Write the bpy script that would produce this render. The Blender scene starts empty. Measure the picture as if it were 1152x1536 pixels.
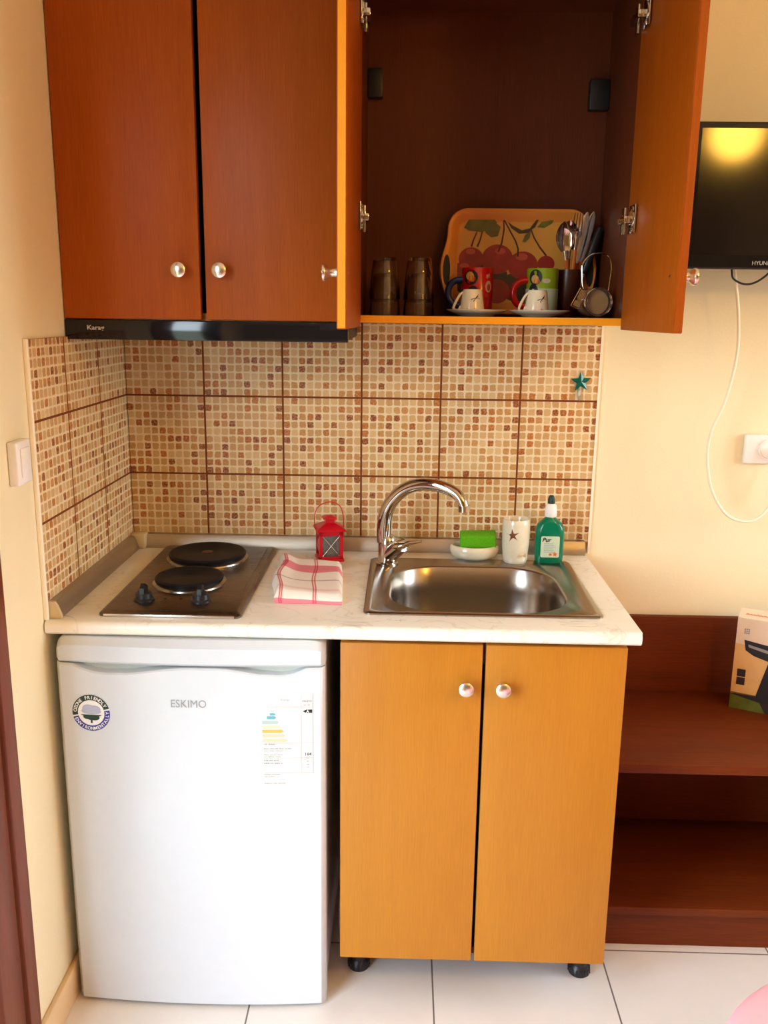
import bpy, bmesh, math, random
from mathutils import Vector, Matrix, Euler
random.seed(4)
PI = math.pi
S = bpy.context.scene
COL = S.collection
V = Vector

# ------------------------------------------------------------------ materials
def srgb(r, g, b):
    f = lambda c: c / 12.92 if c <= 0.04045 else ((c + 0.055) / 1.055) ** 2.4
    return (f(r / 255), f(g / 255), f(b / 255), 1)

def newmat(name):
    m = bpy.data.materials.new(name); m.use_nodes = True
    nt = m.node_tree; b = nt.nodes['Principled BSDF']
    return m, nt, b

def N(nt, t, **kw):
    n = nt.nodes.new(t)
    for k, v in kw.items(): setattr(n, k, v)
    return n

def mth(nt, op, a, b=None, c=None, clamp=False):
    n = N(nt, 'ShaderNodeMath', operation=op); n.use_clamp = clamp
    for i, x in enumerate((a, b, c)):
        if x is None: continue
        if isinstance(x, (int, float)): n.inputs[i].default_value = x
        else: nt.links.new(x, n.inputs[i])
    return n.outputs[0]

def mix(nt, f, a, b):
    n = N(nt, 'ShaderNodeMix', data_type='RGBA')
    for sock, x in ((n.inputs[0], f), (n.inputs[6], a), (n.inputs[7], b)):
        if isinstance(x, (int, float)): sock.default_value = x
        elif isinstance(x, tuple): sock.default_value = x
        else: nt.links.new(x, sock)
    return n.outputs[2]

def ramp(nt, fac, stops, interp='LINEAR'):
    n = N(nt, 'ShaderNodeValToRGB'); r = n.color_ramp; r.interpolation = interp
    while len(r.elements) < len(stops): r.elements.new(0.5)
    for e, (p, c) in zip(r.elements, stops):
        e.position = p; e.color = c if len(c) == 4 else (*c, 1)
    nt.links.new(fac, n.inputs[0]); return n.outputs[0]

def coords(nt, scale=(1, 1, 1), kind='Object'):
    tc = N(nt, 'ShaderNodeTexCoord'); mp = N(nt, 'ShaderNodeMapping')
    mp.inputs['Scale'].default_value = scale
    nt.links.new(tc.outputs[kind], mp.inputs[0]); return mp.outputs[0]

def noise(nt, vec, scale, detail=3, rough=0.5, dist=0):
    n = N(nt, 'ShaderNodeTexNoise')
    n.inputs['Scale'].default_value = scale; n.inputs['Detail'].default_value = detail
    n.inputs['Roughness'].default_value = rough; n.inputs['Distortion'].default_value = dist
    nt.links.new(vec, n.inputs['Vector']); return n.outputs[0]

def bump(nt, b, h, strength, dist=0.001):
    n = N(nt, 'ShaderNodeBump'); n.inputs['Strength'].default_value = strength
    n.inputs['Distance'].default_value = dist
    nt.links.new(h, n.inputs['Height']); nt.links.new(n.outputs[0], b.inputs['Normal'])

def plain(name, col, rough=0.5, metal=0, trans=0, ior=1.45, coat=0, var=0.04, vscale=40, emit=None, estr=0, spec=0.5, bmp=0):
    m, nt, b = newmat(name)
    b.inputs['Roughness'].default_value = rough; b.inputs['Metallic'].default_value = metal
    b.inputs['Transmission Weight'].default_value = trans; b.inputs['IOR'].default_value = ior
    b.inputs['Coat Weight'].default_value = coat; b.inputs['Specular IOR Level'].default_value = spec
    if emit:
        b.inputs['Emission Color'].default_value = emit; b.inputs['Emission Strength'].default_value = estr
    c = tuple(col[:3])
    if var:
        f = noise(nt, coords(nt), vscale, 3)
        lo = tuple(x * (1 - var) for x in c) + (1,); hi = tuple(min(1, x * (1 + var)) for x in c) + (1,)
        nt.links.new(ramp(nt, f, [(0.3, lo), (0.7, hi)]), b.inputs['Base Color'])
        if bmp: bump(nt, b, f, bmp, 0.0008)
    else: b.inputs['Base Color'].default_value = c + (1,)
    return m

def wood(name, dark, light, rough=0.35, axis='z', spec=0.5):
    m, nt, b = newmat(name)
    sc = {'z': (110, 110, 5), 'x': (5, 110, 110), 'y': (110, 5, 110)}[axis]
    v = coords(nt, sc)
    f1 = noise(nt, v, 3.0, 5, 0.6, 0.4)
    sc2 = {'z': (9, 9, 0.8), 'x': (0.8, 9, 9), 'y': (9, 0.8, 9)}[axis]
    f2 = noise(nt, coords(nt, sc2), 1.6, 2, 0.5, 1.2)
    f = mth(nt, 'ADD', mth(nt, 'MULTIPLY', f1, 0.65), mth(nt, 'MULTIPLY', f2, 0.35))
    nt.links.new(ramp(nt, f, [(0.34, dark), (0.66, light)]), b.inputs['Base Color'])
    b.inputs['Roughness'].default_value = rough; b.inputs['Specular IOR Level'].default_value = spec
    bump(nt, b, f1, 0.08, 0.0005)
    return m

def brushed(name, col, rough=0.28, sc=(4, 160, 160)):
    m, nt, b = newmat(name)
    b.inputs['Metallic'].default_value = 1
    f = noise(nt, coords(nt, sc), 3, 3)
    nt.links.new(ramp(nt, f, [(0.3, tuple(c * 0.97 for c in col)), (0.7, col)]), b.inputs['Base Color'])
    nt.links.new(mth(nt, 'MULTIPLY_ADD', f, 0.05, rough - 0.025), b.inputs['Roughness'])
    return m

def tile_mat():
    m, nt, b = newmat('mosaic_print_tile')
    tc = N(nt, 'ShaderNodeTexCoord'); sx = N(nt, 'ShaderNodeSeparateXYZ')
    nt.links.new(tc.outputs['UV'], sx.inputs[0]); U, W = sx.outputs[0], sx.outputs[1]
    comb0 = N(nt, 'ShaderNodeCombineXYZ'); nt.links.new(U, comb0.inputs[0]); nt.links.new(W, comb0.inputs[1])
    wob = noise(nt, comb0.outputs[0], 120, 2)
    wob2 = noise(nt, comb0.outputs[0], 95, 2)
    tu, tv = mth(nt, 'DIVIDE', U, 0.2), mth(nt, 'DIVIDE', W, 0.2)
    iu, iv = mth(nt, 'FLOOR', tu), mth(nt, 'FLOOR', tv)
    cu, cv = mth(nt, 'MULTIPLY', mth(nt, 'FRACT', tu), 10.0), mth(nt, 'MULTIPLY', mth(nt, 'FRACT', tv), 10.0)
    # keep the mosaic inside the tile's own edge
    mcu = mth(nt, 'FLOOR', cu); mcv = mth(nt, 'FLOOR', cv)
    fx = mth(nt, 'ADD', mth(nt, 'SUBTRACT', mth(nt, 'FRACT', cu), 0.5), mth(nt, 'MULTIPLY_ADD', wob, 0.28, -0.14))
    fy = mth(nt, 'ADD', mth(nt, 'SUBTRACT', mth(nt, 'FRACT', cv), 0.5), mth(nt, 'MULTIPLY_ADD', wob2, 0.28, -0.14))
    p = lambda a: mth(nt, 'POWER', mth(nt, 'ABSOLUTE', a), 5.0)
    r = mth(nt, 'POWER', mth(nt, 'ADD', p(fx), p(fy)), 0.2)
    # two prints alternate between tiles
    c1 = N(nt, 'ShaderNodeCombineXYZ'); nt.links.new(iu, c1.inputs[0]); nt.links.new(iv, c1.inputs[1])
    wn0 = N(nt, 'ShaderNodeTexWhiteNoise', noise_dimensions='2D'); nt.links.new(c1.outputs[0], wn0.inputs['Vector'])
    variant = mth(nt, 'FLOOR', mth(nt, 'MULTIPLY', wn0.outputs[0], 3.0))
    c2 = N(nt, 'ShaderNodeCombineXYZ'); nt.links.new(mcu, c2.inputs[0]); nt.links.new(mcv, c2.inputs[1]); nt.links.new(variant, c2.inputs[2])
    wn = N(nt, 'ShaderNodeTexWhiteNoise', noise_dimensions='3D'); nt.links.new(c2.outputs[0], wn.inputs['Vector'])
    val = wn.outputs[0]
    size = mth(nt, 'MULTIPLY_ADD', val, -0.03, 0.405)
    mask = N(nt, 'ShaderNodeMapRange', interpolation_type='SMOOTHSTEP')
    nt.links.new(r, mask.inputs['Value']); nt.links.new(mth(nt, 'SUBTRACT', size, 0.03), mask.inputs['From Min']); nt.links.new(mth(nt, 'ADD', size, 0.05), mask.inputs['From Max'])
    mask.inputs['To Min'].default_value = 1; mask.inputs['To Max'].default_value = 0
    cellc = ramp(nt, val, [(0.0, TC['beige']), (0.22, TC['beige2']), (0.42, TC['pale']), (0.57, TC['tan']), (0.74, TC['orange']), (0.84, TC['brown']), (0.925, TC['dark'])], 'CONSTANT')
    cl = noise(nt, comb0.outputs[0], 210, 4, 0.65)
    cellc = mix(nt, mth(nt, 'MULTIPLY_ADD', cl, 2.6, -1.08, clamp=True), cellc, TC['beige'])
    col = mix(nt, mask.outputs[0], TC['grout'], cellc)
    e = lambda a: mth(nt, 'ABSOLUTE', mth(nt, 'SUBTRACT', mth(nt, 'FRACT', mth(nt, 'ADD', a, 0.5)), 0.5))
    edge = mth(nt, 'MINIMUM', e(tu), e(tv))
    seam = mth(nt, 'LESS_THAN', edge, 0.0125)
    col = mix(nt, seam, col, TC['seam'])
    nt.links.new(col, b.inputs['Base Color'])
    nt.links.new(mth(nt, 'MULTIPLY_ADD', seam, 0.4, 0.36), b.inputs['Roughness']); b.inputs['Specular IOR Level'].default_value = 0.3
    h = mth(nt, 'SUBTRACT', mth(nt, 'MULTIPLY', mask.outputs[0], 0.5), mth(nt, 'MULTIPLY', seam, 1.0))
    bump(nt, b, h, 0.35, 0.0012)
    return m

def marble_mat():
    m, nt, b = newmat('pale_marble_laminate')
    v = coords(nt, (1, 1.6, 1))
    w = N(nt, 'ShaderNodeTexNoise'); w.inputs['Scale'].default_value = 7; w.inputs['Detail'].default_value = 6
    w.inputs['Distortion'].default_value = 1.4; nt.links.new(v, w.inputs['Vector'])
    band = mth(nt, 'ABSOLUTE', mth(nt, 'SUBTRACT', w.outputs[0], 0.5))
    vein = ramp(nt, band, [(0.0, (1, 1, 1)), (0.02, (0, 0, 0))])
    f = noise(nt, v, 3.2, 4)
    base = ramp(nt, f, [(0.3, MC['a']), (0.7, MC['b'])])
    patch = noise(nt, coords(nt), 11, 2)
    k = mth(nt, 'MULTIPLY', vein, mth(nt, 'MULTIPLY_ADD', patch, 1.6, -0.5, clamp=True))
    nt.links.new(mix(nt, k, base, MC['vein']), b.inputs['Base Color'])
    b.inputs['Roughness'].default_value = 0.32
    return m

def floor_mat():
    m, nt, b = newmat('white_floor_tile')
    tc = N(nt, 'ShaderNodeTexCoord'); sx = N(nt, 'ShaderNodeSeparateXYZ'); nt.links.new(tc.outputs['Object'], sx.inputs[0])
    a = lambda o, off: mth(nt, 'ABSOLUTE', mth(nt, 'SUBTRACT', mth(nt, 'FRACT', mth(nt, 'DIVIDE', mth(nt, 'ADD', o, off), 0.403)), 0.5))
    # seam where distance from .5 is close to .5
    ex = a(sx.outputs[0], 0.403 * 4 - 0.394); ey = a(sx.outputs[1], 0.403 * 8 + 0.3975)
    seam = mth(nt, 'GREATER_THAN', mth(nt, 'MAXIMUM', ex, ey), 0.4955)
    f = noise(nt, coords(nt), 5, 5)
    base = ramp(nt, f, [(0.3, FC['a']), (0.7, FC['b'])])
    nt.links.new(mix(nt, seam, base, FC['seam']), b.inputs['Base Color'])
    b.inputs['Roughness'].default_value = 0.28
    bump(nt, b, seam, -0.3, 0.001)
    return m

def wall_mat(name, c):
    m, nt, b = newmat(name)
    f = noise(nt, coords(nt), 2.2, 4); g = noise(nt, coords(nt), 170, 4, 0.6)
    lo = tuple(x * 0.96 for x in c[:3]); hi = tuple(min(1, x * 1.03) for x in c[:3])
    nt.links.new(ramp(nt, f, [(0.3, lo), (0.7, hi)]), b.inputs['Base Color'])
    b.inputs['Roughness'].default_value = 0.85
    bump(nt, b, g, 0.25, 0.0015)
    return m

def cloth_mat():
    m, nt, b = newmat('checked_towel_cloth')
    tc = N(nt, 'ShaderNodeTexCoord'); sx = N(nt, 'ShaderNodeSeparateXYZ'); nt.links.new(tc.outputs['UV'], sx.inputs[0])
    U, W = sx.outputs[0], sx.outputs[1]
    def band(x, c, w):
        return mth(nt, 'LESS_THAN', mth(nt, 'ABSOLUTE', mth(nt, 'SUBTRACT', x, c)), w)
    white = srgb(240, 228, 214); pink = srgb(226, 70, 110); red = srgb(200, 40, 50); lil = srgb(150, 100, 130)
    col = white
    col = mix(nt, mth(nt, 'MULTIPLY', band(W, 0.70, 0.115), 0.75), col, pink)
    col = mix(nt, mth(nt, 'MULTIPLY', band(W, 0.355, 0.012), 0.6), col, lil)
    col = mix(nt, mth(nt, 'MULTIPLY', band(W, 0.115, 0.02), 0.25), col, pink)
    for c in (0.075, 0.105, 0.575, 0.61):
        col = mix(nt, mth(nt, 'MULTIPLY', band(U, c, 0.012), 0.75), col, red)
    col = mix(nt, mth(nt, 'MULTIPLY', band(W, -0.028, 0.014), 0.75), col, pink)
    nt.links.new(col, b.inputs['Base Color']); b.inputs['Roughness'].default_value = 0.9
    g = noise(nt, coords(nt), 500, 2); bump(nt, b, g, 0.3, 0.001)
    return m

# palettes
TC = dict(beige=srgb(206, 168, 114), beige2=srgb(194, 150, 94), pale=srgb(216, 184, 132), tan=srgb(188, 134, 72), orange=srgb(176, 98, 34), brown=srgb(156, 74, 14), dark=srgb(130, 52, 4), grout=srgb(230, 210, 168), seam=srgb(116, 56, 12))
MC = dict(a=srgb(240, 234, 216), b=srgb(246, 241, 226), vein=srgb(176, 166, 146))
FC = dict(a=srgb(230, 224, 214), b=srgb(240, 234, 225), seam=srgb(120, 110, 102))

M = {}
M['wood'] = wood('orange_beech_laminate', srgb(172, 108, 22), srgb(184, 120, 29), 0.45, 'z', 0.35)
M['wood_up'] = wood('shade_toned_laminate', srgb(144, 64, 5), srgb(162, 78, 9), 0.45, 'z', 0.2)  # door laminate toned darker and redder, shade of the upper doors in its colour
M['wood_h'] = wood('orange_cherry_wood_level', srgb(178, 92, 20), srgb(206, 116, 34), 0.42, 'x')
M['edge'] = plain('orange_edge_band', srgb(224, 142, 14), 0.4, var=0.03)
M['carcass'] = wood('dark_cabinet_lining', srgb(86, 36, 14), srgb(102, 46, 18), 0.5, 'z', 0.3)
M['bench'] = wood('red_brown_bench_wood', srgb(92, 36, 7), srgb(112, 47, 10), 0.5, 'x', 0.2)
M['frame_wood'] = wood('brown_door_frame_wood', srgb(98, 44, 22), srgb(122, 58, 30), 0.4, 'z', 0.3)
M['wall'] = wall_mat('cream_wall_paint', srgb(232, 217, 176))
M['ceil'] = wall_mat('pale_ceiling_paint', srgb(236, 226, 204))
M['far_wall'] = wall_mat('darkened_unseen_wall', srgb(150, 132, 100))  # unseen front wall, coloured darker to cut bounce light
M['tile'] = tile_mat(); M['marble'] = marble_mat(); M['floor'] = floor_mat()
M['steel'] = brushed('brushed_steel', (0.38, 0.33, 0.28, 1), 0.24)
M['hobsteel'] = brushed('hob_steel', (0.22, 0.18, 0.15, 1), 0.28)
M['alu'] = brushed('brushed_upstand_strip', (0.48, 0.41, 0.32, 1), 0.40)
M['chrome'] = plain('polished_chrome', (0.58, 0.54, 0.50), 0.07, 1, var=0)
M['satin'] = plain('satin_nickel', (0.80, 0.74, 0.66), 0.25, 1, var=0)
M['white_enamel'] = plain('white_fridge_enamel', srgb(206, 211, 214), 0.3, var=0.01, coat=0.2)
M['white_plastic'] = plain('white_plastic', srgb(236, 230, 220), 0.4, var=0.02)
M['grey_plastic'] = plain('pale_grey_plastic', srgb(206, 210, 200), 0.45, var=0.02)
M['ceramic'] = plain('glazed_white_ceramic', srgb(228, 214, 184), 0.18, var=0.03, coat=0.4)
M['black_gloss'] = plain('black_gloss', (0.008, 0.008, 0.010), 0.08, var=0)
M['black'] = plain('black_plastic', (0.012, 0.012, 0.014), 0.38, var=0)
M['black_iron'] = plain('black_cast_iron', (0.007, 0.006, 0.007), 0.5, var=0.3, vscale=300, spec=0.25)
M['screen'] = plain('tv_screen', (0.006, 0.005, 0.007), 0.10, var=0)
M['red_metal'] = plain('red_lantern_paint', srgb(196, 14, 36), 0.3, var=0.05)
M['green_sponge'] = plain('green_sponge_foam', srgb(96, 178, 12), 0.95, var=0.15, vscale=400, bmp=0.6)
M['scourer'] = plain('dark_green_scourer', srgb(22, 60, 20), 0.95, var=0.3, vscale=500)
M['green_liquid'] = plain('green_soap_plastic', srgb(0, 132, 92), 0.12, trans=0.35, ior=1.4, var=0)
M['green_glass'] = plain('teal_green_star', srgb(0, 106, 82), 0.15, trans=0.2, var=0)
M['clear'] = plain('clear_plastic', srgb(238, 222, 190), 0.15, trans=0.55, var=0)
M['glass'] = plain('clear_glass', (0.10, 0.09, 0.08), 0.03, var=0); M['glass'].node_tree.nodes['Principled BSDF'].inputs['Alpha'].default_value = 0.22
M['cream_plastic'] = plain('cream_plastic', srgb(206, 184, 140), 0.4, var=0.02)
M['tumbler_glass'] = plain('tumbler_glass', (0.9, 0.88, 0.84), 0.02, trans=1, ior=1.45, var=0)
M['smoke_glass'] = plain('lantern_glass', (0.20, 0.20, 0.19), 0.05, var=0); M['smoke_glass'].node_tree.nodes['Principled BSDF'].inputs['Alpha'].default_value = 0.45
M['red_glaze'] = plain('red_glaze', srgb(206, 22, 20), 0.2, var=0.03, coat=0.3)
M['blue_glaze'] = plain('blue_glaze', srgb(22, 48, 120), 0.2, var=0.03, coat=0.3)
M['green_glaze'] = plain('lime_green_glaze', srgb(150, 178, 32), 0.2, var=0.03, coat=0.3)
M['tray'] = plain('orange_tray_lacquer', srgb(236, 150, 60), 0.35, var=0.05, vscale=12)
M['tray_floor'] = plain('yellow_tray_print', srgb(236, 172, 74), 0.35, var=0.08, vscale=9)
M['cherry'] = plain('cherry_red_print', srgb(168, 34, 30), 0.35, var=0.25, vscale=30)
M['cherry_hi'] = plain('cherry_pink_print', srgb(206, 84, 66), 0.35, var=0.1)
M['stem'] = plain('dark_stem_print', srgb(86, 36, 22), 0.4, var=0)
M['leaf'] = plain('olive_leaf_print', srgb(112, 110, 40), 0.4, var=0.25, vscale=40)
M['leaf_d'] = plain('dark_leaf_print', srgb(70, 56, 34), 0.4, var=0.2)
M['ink_black'] = plain('black_ink', (0.012, 0.012, 0.016), 0.5, var=0)
M['ink_grey'] = plain('grey_ink', srgb(150, 152, 150), 0.5, var=0)
M['ink_pale'] = plain('pale_grey_ink', srgb(170, 170, 166), 0.5, var=0)
M['ink_dim'] = plain('dim_grey_ink', srgb(96, 96, 96), 0.5, var=0)
M['ink_white'] = plain('white_ink', srgb(236, 236, 232), 0.5, var=0)
M['silver_ink'] = plain('silver_lettering', srgb(186, 184, 180), 0.4, var=0)
M['paper'] = plain('label_paper', srgb(220, 218, 212), 0.5, var=0)
M['sage'] = plain('pale_sage_paper', srgb(196, 208, 176), 0.5, var=0.03)
M['ink_green'] = plain('dark_green_ink', srgb(24, 54, 40), 0.5, var=0)
M['ink_blue'] = plain('blue_ink', srgb(54, 58, 140), 0.5, var=0)
M['ink_cloud'] = plain('cloud_blue_ink', srgb(172, 178, 200), 0.5, var=0)
M['ink_teal'] = plain('teal_ink', srgb(96, 170, 186), 0.5, var=0)
M['ink_mint'] = plain('mint_ink', srgb(170, 194, 190), 0.5, var=0)
M['ink_lime'] = plain('lime_ink', srgb(198, 216, 170), 0.5, var=0)
M['ink_amber'] = plain('amber_ink', srgb(222, 178, 88), 0.5, var=0)
M['ink_peach'] = plain('peach_ink', srgb(222, 198, 166), 0.5, var=0)
M['ink_orange'] = plain('orange_ink', srgb(220, 96, 30), 0.5, var=0)
M['ink_brown'] = plain('brown_ink', srgb(120, 62, 26), 0.5, var=0)
M['ink_red'] = plain('red_ink', srgb(200, 52, 24), 0.5, var=0)
M['carton'] = plain('white_carton', srgb(232, 214, 190), 0.55, var=0.02)
M['carton_cream'] = plain('cream_carton_print', srgb(228, 186, 120), 0.55, var=0.04)
M['carton_green'] = plain('green_carton_print', srgb(92, 104, 30), 0.55, var=0.25, vscale=30)
M['carton_dark'] = plain('dark_carton_print', srgb(44, 32, 32), 0.5, var=0.1)
M['beige_base'] = plain('beige_ceramic_baseboard', srgb(216, 186, 140), 0.35, var=0.08, vscale=6)
M['cable_white'] = plain('white_cable', srgb(240, 226, 196), 0.45, var=0)
M['brown_holder'] = plain('brown_utensil_pot', srgb(70, 30, 12), 0.3, var=0.1)
M['handle_wood'] = plain('orange_wooden_handle', srgb(196, 100, 22), 0.4, var=0.08)
M['pink'] = plain('pink_bedspread', srgb(246, 176, 184), 0.9, var=0.03, vscale=8)
M['towel'] = cloth_mat()
M['beige_fill'] = plain('beige_jar_filling', srgb(232, 166, 92), 0.6, var=0.08)
M['lamp'] = plain('lamp_globe_glass', (1, 0.75, 0.35), 0.4, var=0, emit=(1, 0.52, 0.07, 1), estr=75)
M['white_paint'] = plain('white_edge_paint', srgb(244, 232, 204), 0.6, var=0.02)

# ------------------------------------------------------------------ mesh builder
class MB:
    def __init__(self): self.bm = bmesh.new(); self.uv = None
    def face(self, pts):
        vs = [self.bm.verts.new(p) for p in pts]
        return self.bm.faces.new(vs)
    def box(self, x0, x1, y0, y1, z0, z1, bev=0, seg=2):
        vs = [self.bm.verts.new((x, y, z)) for x in (x0, x1) for y in (y0, y1) for z in (z0, z1)]
        q = [(0, 1, 3, 2), (4, 6, 7, 5), (0, 4, 5, 1), (2, 3, 7, 6), (0, 2, 6, 4), (1, 5, 7, 3)]
        fs = [self.bm.faces.new([vs[i] for i in f]) for f in q]
        if bev:
            es = list({e for f in fs for e in f.edges})
            bmesh.ops.bevel(self.bm, geom=es, offset=bev, segments=seg, affect='EDGES', profile=0.5)
        return self
    def rings(self, rs, close=True, cap0=True, cap1=True):
        R = [[self.bm.verts.new(p) for p in r] for r in rs]
        n = len(R[0])
        for a, b in zip(R, R[1:]):
            for i in range(n if close else n - 1):
                j = (i + 1) % n
                self.bm.faces.new((a[i], a[j], b[j], b[i]))
        if close and cap0: self.bm.faces.new(R[0][::-1])
        if close and cap1: self.bm.faces.new(R[-1])
        return self
    def lathe(self, prof, c=(0, 0, 0), axis=(0, 0, 1), n=32, sx=1, sy=1, cap0=True, cap1=True):
        q = V((0, 0, 1)).rotation_difference(V(axis)); c = V(c)
        rs = [[c + q @ V((r * sx * math.cos(2 * PI * i / n), r * sy * math.sin(2 * PI * i / n), z)) for i in range(n)] for r, z in prof]
        return self.rings(rs, True, cap0, cap1)
    def cyl(self, p0, p1, r0, r1=None, n=20):
        p0, p1 = V(p0), V(p1); d = p1 - p0
        return self.lathe([(r0, 0), (r1 if r1 is not None else r0, d.length)], p0, d.normalized(), n)
    def tube(self, pts, r, n=12, closed=False, sub=0):
        pts = [V(p) for p in pts]
        if sub: pts = smooth_path(pts, sub, closed)
        m = len(pts); rr = r if isinstance(r, (list, tuple)) else None
        rad = (lambda i: rr[0] + (rr[-1] - rr[0]) * i / max(1, m - 1)) if rr else (lambda i: r)
        rs = []; nrm = None
        for i, p in enumerate(pts):
            if closed: t = (pts[(i + 1) % m] - pts[i - 1]).normalized()
            else: t = (pts[min(i + 1, m - 1)] - pts[max(i - 1, 0)]).normalized()
            if nrm is None:
                nrm = t.orthogonal().normalized()
            nrm = (nrm - t * nrm.dot(t)).normalized(); bn = t.cross(nrm)
            rs.append([p + (nrm * math.cos(2 * PI * k / n) + bn * math.sin(2 * PI * k / n)) * rad(i) for k in range(n)])
        if closed:
            R = [[self.bm.verts.new(p) for p in r_] for r_ in rs]
            for i in range(m):
                a, b = R[i], R[(i + 1) % m]
                for k in range(n):
                    self.bm.faces.new((a[k], a[(k + 1) % n], b[(k + 1) % n], b[k]))
        else: self.rings(rs)
        return self
    def prism(self, poly, fn, d0, d1):
        """poly 2-D; fn(u,v,d)->3-D"""
        a = [self.bm.verts.new(fn(u, v, d0)) for u, v in poly]; b = [self.bm.verts.new(fn(u, v, d1)) for u, v in poly]
        n = len(poly)
        for i in range(n): self.bm.faces.new((a[i], a[(i + 1) % n], b[(i + 1) % n], b[i]))
        self.bm.faces.new(a[::-1]); self.bm.faces.new(b)
        return self
    def text(self, s, size, fn, d=0.0004, align='CENTER', bold=0.0, squash=1.0):
        vs, fs = text_geo(s, align, bold)
        B = [self.bm.verts.new(fn(x * size * squash, y * size, d)) for x, y in vs]
        for f in fs:
            try: self.bm.faces.new([B[i] for i in f])
            except ValueError: pass
        return self
    def build(self, name, mat, parent=None, smooth=35, loc=None, local=False, label=None):
        bm = self.bm
        bmesh.ops.recalc_face_normals(bm, faces=bm.faces)
        off = V((0, 0, 0))
        if parent is not None and not local: off = world_loc(parent)
        if parent is None:
            if loc is None:
                lo = [min(v.co[i] for v in bm.verts) for i in range(3)]; hi = [max(v.co[i] for v in bm.verts) for i in range(3)]
                loc = ((lo[0] + hi[0]) / 2, (lo[1] + hi[1]) / 2, lo[2])
            off = V(loc)
        for v in bm.verts: v.co -= off
        me = bpy.data.meshes.new(name); bm.to_mesh(me); bm.free()
        o = bpy.data.objects.new(name, me); COL.objects.link(o)
        mats = mat if isinstance(mat, (list, tuple)) else [mat]
        for mm in mats: me.materials.append(mm)
        if smooth is not None and len(me.polygons):
            me.polygons.foreach_set('use_smooth', [True] * len(me.polygons))
            try: me.set_sharp_from_angle(angle=math.radians(smooth))
            except Exception: pass
        if parent is not None: o.parent = parent
        else: o.location = off
        if label: o['label'] = label
        return o

def world_loc(o):
    l = V((0, 0, 0))
    while o is not None: l += V(o.location); o = o.parent
    return l

_tc = {}
def text_geo(s, align, bold):
    k = (s, align, bold)
    if k in _tc: return _tc[k]
    cu = bpy.data.curves.new('lettering_source', 'FONT'); cu.body = s; cu.align_x = align; cu.offset = bold; cu.resolution_u = 3
    o = bpy.data.objects.new('lettering_source', cu); COL.objects.link(o)
    dg = bpy.context.evaluated_depsgraph_get(); dg.update()
    me = o.evaluated_get(dg).to_mesh()
    r = ([(v.co.x, v.co.y) for v in me.vertices], [list(p.vertices) for p in me.polygons])
    o.evaluated_get(dg).to_mesh_clear()
    bpy.data.objects.remove(o); bpy.data.curves.remove(cu)
    _tc[k] = r; return r

def smooth_path(pts, sub, closed=False):
    m = len(pts); out = []
    g = (lambda i: pts[i % m]) if closed else (lambda i: pts[max(0, min(m - 1, i))])
    for i in range(m if closed else m - 1):
        a, b, c, d = g(i - 1), g(i), g(i + 1), g(i + 2)
        for k in range(sub):
            t = k / sub
            out.append(0.5 * ((2 * b) + (c - a) * t + (2 * a - 5 * b + 4 * c - d) * t * t + (3 * b - a - 3 * c + d) * t ** 3))
    if not closed: out.append(pts[-1])
    return out

def rrect(x0, x1, y0, y1, r, n=8):
    out = []
    for cx, cy, a in ((x1 - r, y1 - r, 0), (x0 + r, y1 - r, 90), (x0 + r, y0 + r, 180), (x1 - r, y0 + r, 270)):
        for k in range(n + 1):
            t = math.radians(a + 90 * k / n); out.append((cx + r * math.cos(t), cy + r * math.sin(t)))
    return out

def ellipse(cx, cy, a, b, n=24, rot=0):
    c, s = math.cos(rot), math.sin(rot)
    return [(cx + a * math.cos(2 * PI * k / n) * c - b * math.sin(2 * PI * k / n) * s, cy + a * math.cos(2 * PI * k / n) * s + b * math.sin(2 * PI * k / n) * c) for k in range(n)]

def ribbon(pts, w0, w1=None):
    w1 = w0 if w1 is None else w1
    pts = [V((p[0], p[1])) for p in pts]; L, R = [], []
    for i, p in enumerate(pts):
        t = (pts[min(i + 1, len(pts) - 1)] - pts[max(0, i - 1)]).normalized(); n = V((-t.y, t.x))
        w = w0 + (w1 - w0) * i / (len(pts) - 1)
        L.append(tuple(p + n * w / 2)); R.append(tuple(p - n * w / 2))
    return L + R[::-1]

def star(cx, cy, R, r, rot=PI / 2, n=5):
    return [(cx + (R if k % 2 == 0 else r) * math.cos(rot + k * PI / n), cy + (R if k % 2 == 0 else r) * math.sin(rot + k * PI / n)) for k in range(2 * n)]

def tag(o, label, cat, group=None, kind=None):
    o['label'] = label; o['category'] = cat
    if group: o['group'] = group
    if kind: o['kind'] = kind
    return o

def thing(name, label, cat, loc, rot=(0, 0, 0), group=None):
    o = bpy.data.objects.new(name, None); COL.objects.link(o); o.empty_display_size = 0.05
    o.location = loc; o.rotation_euler = rot
    return tag(o, label, cat, group)

def dup(root, loc, label, rotz=None):
    r = root.copy(); COL.objects.link(r); r.location = loc; r['label'] = label
    if rotz is not None: r.rotation_euler = (0, 0, rotz)
    for ch in list(root.children):
        c = ch.copy(); COL.objects.link(c); c.parent = r
        for g in list(ch.children):
            d = g.copy(); COL.objects.link(d); d.parent = c
    return r

def struct(name, mb, mat, **kw):
    o = mb.build(name, mat, loc=(0, 0, 0), **kw); o['kind'] = 'structure'; return o

def front(y):            # a picture plane facing the room (-y): u->x, v->z
    return lambda u, v, d: (u, y - d, v)
def flat(z):
    return lambda u, v, d: (u, v, z + d)
def sideL(x, s):         # plane of constant x; u->y
    return lambda u, v, d: (x + s * d, u, v)

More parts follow.
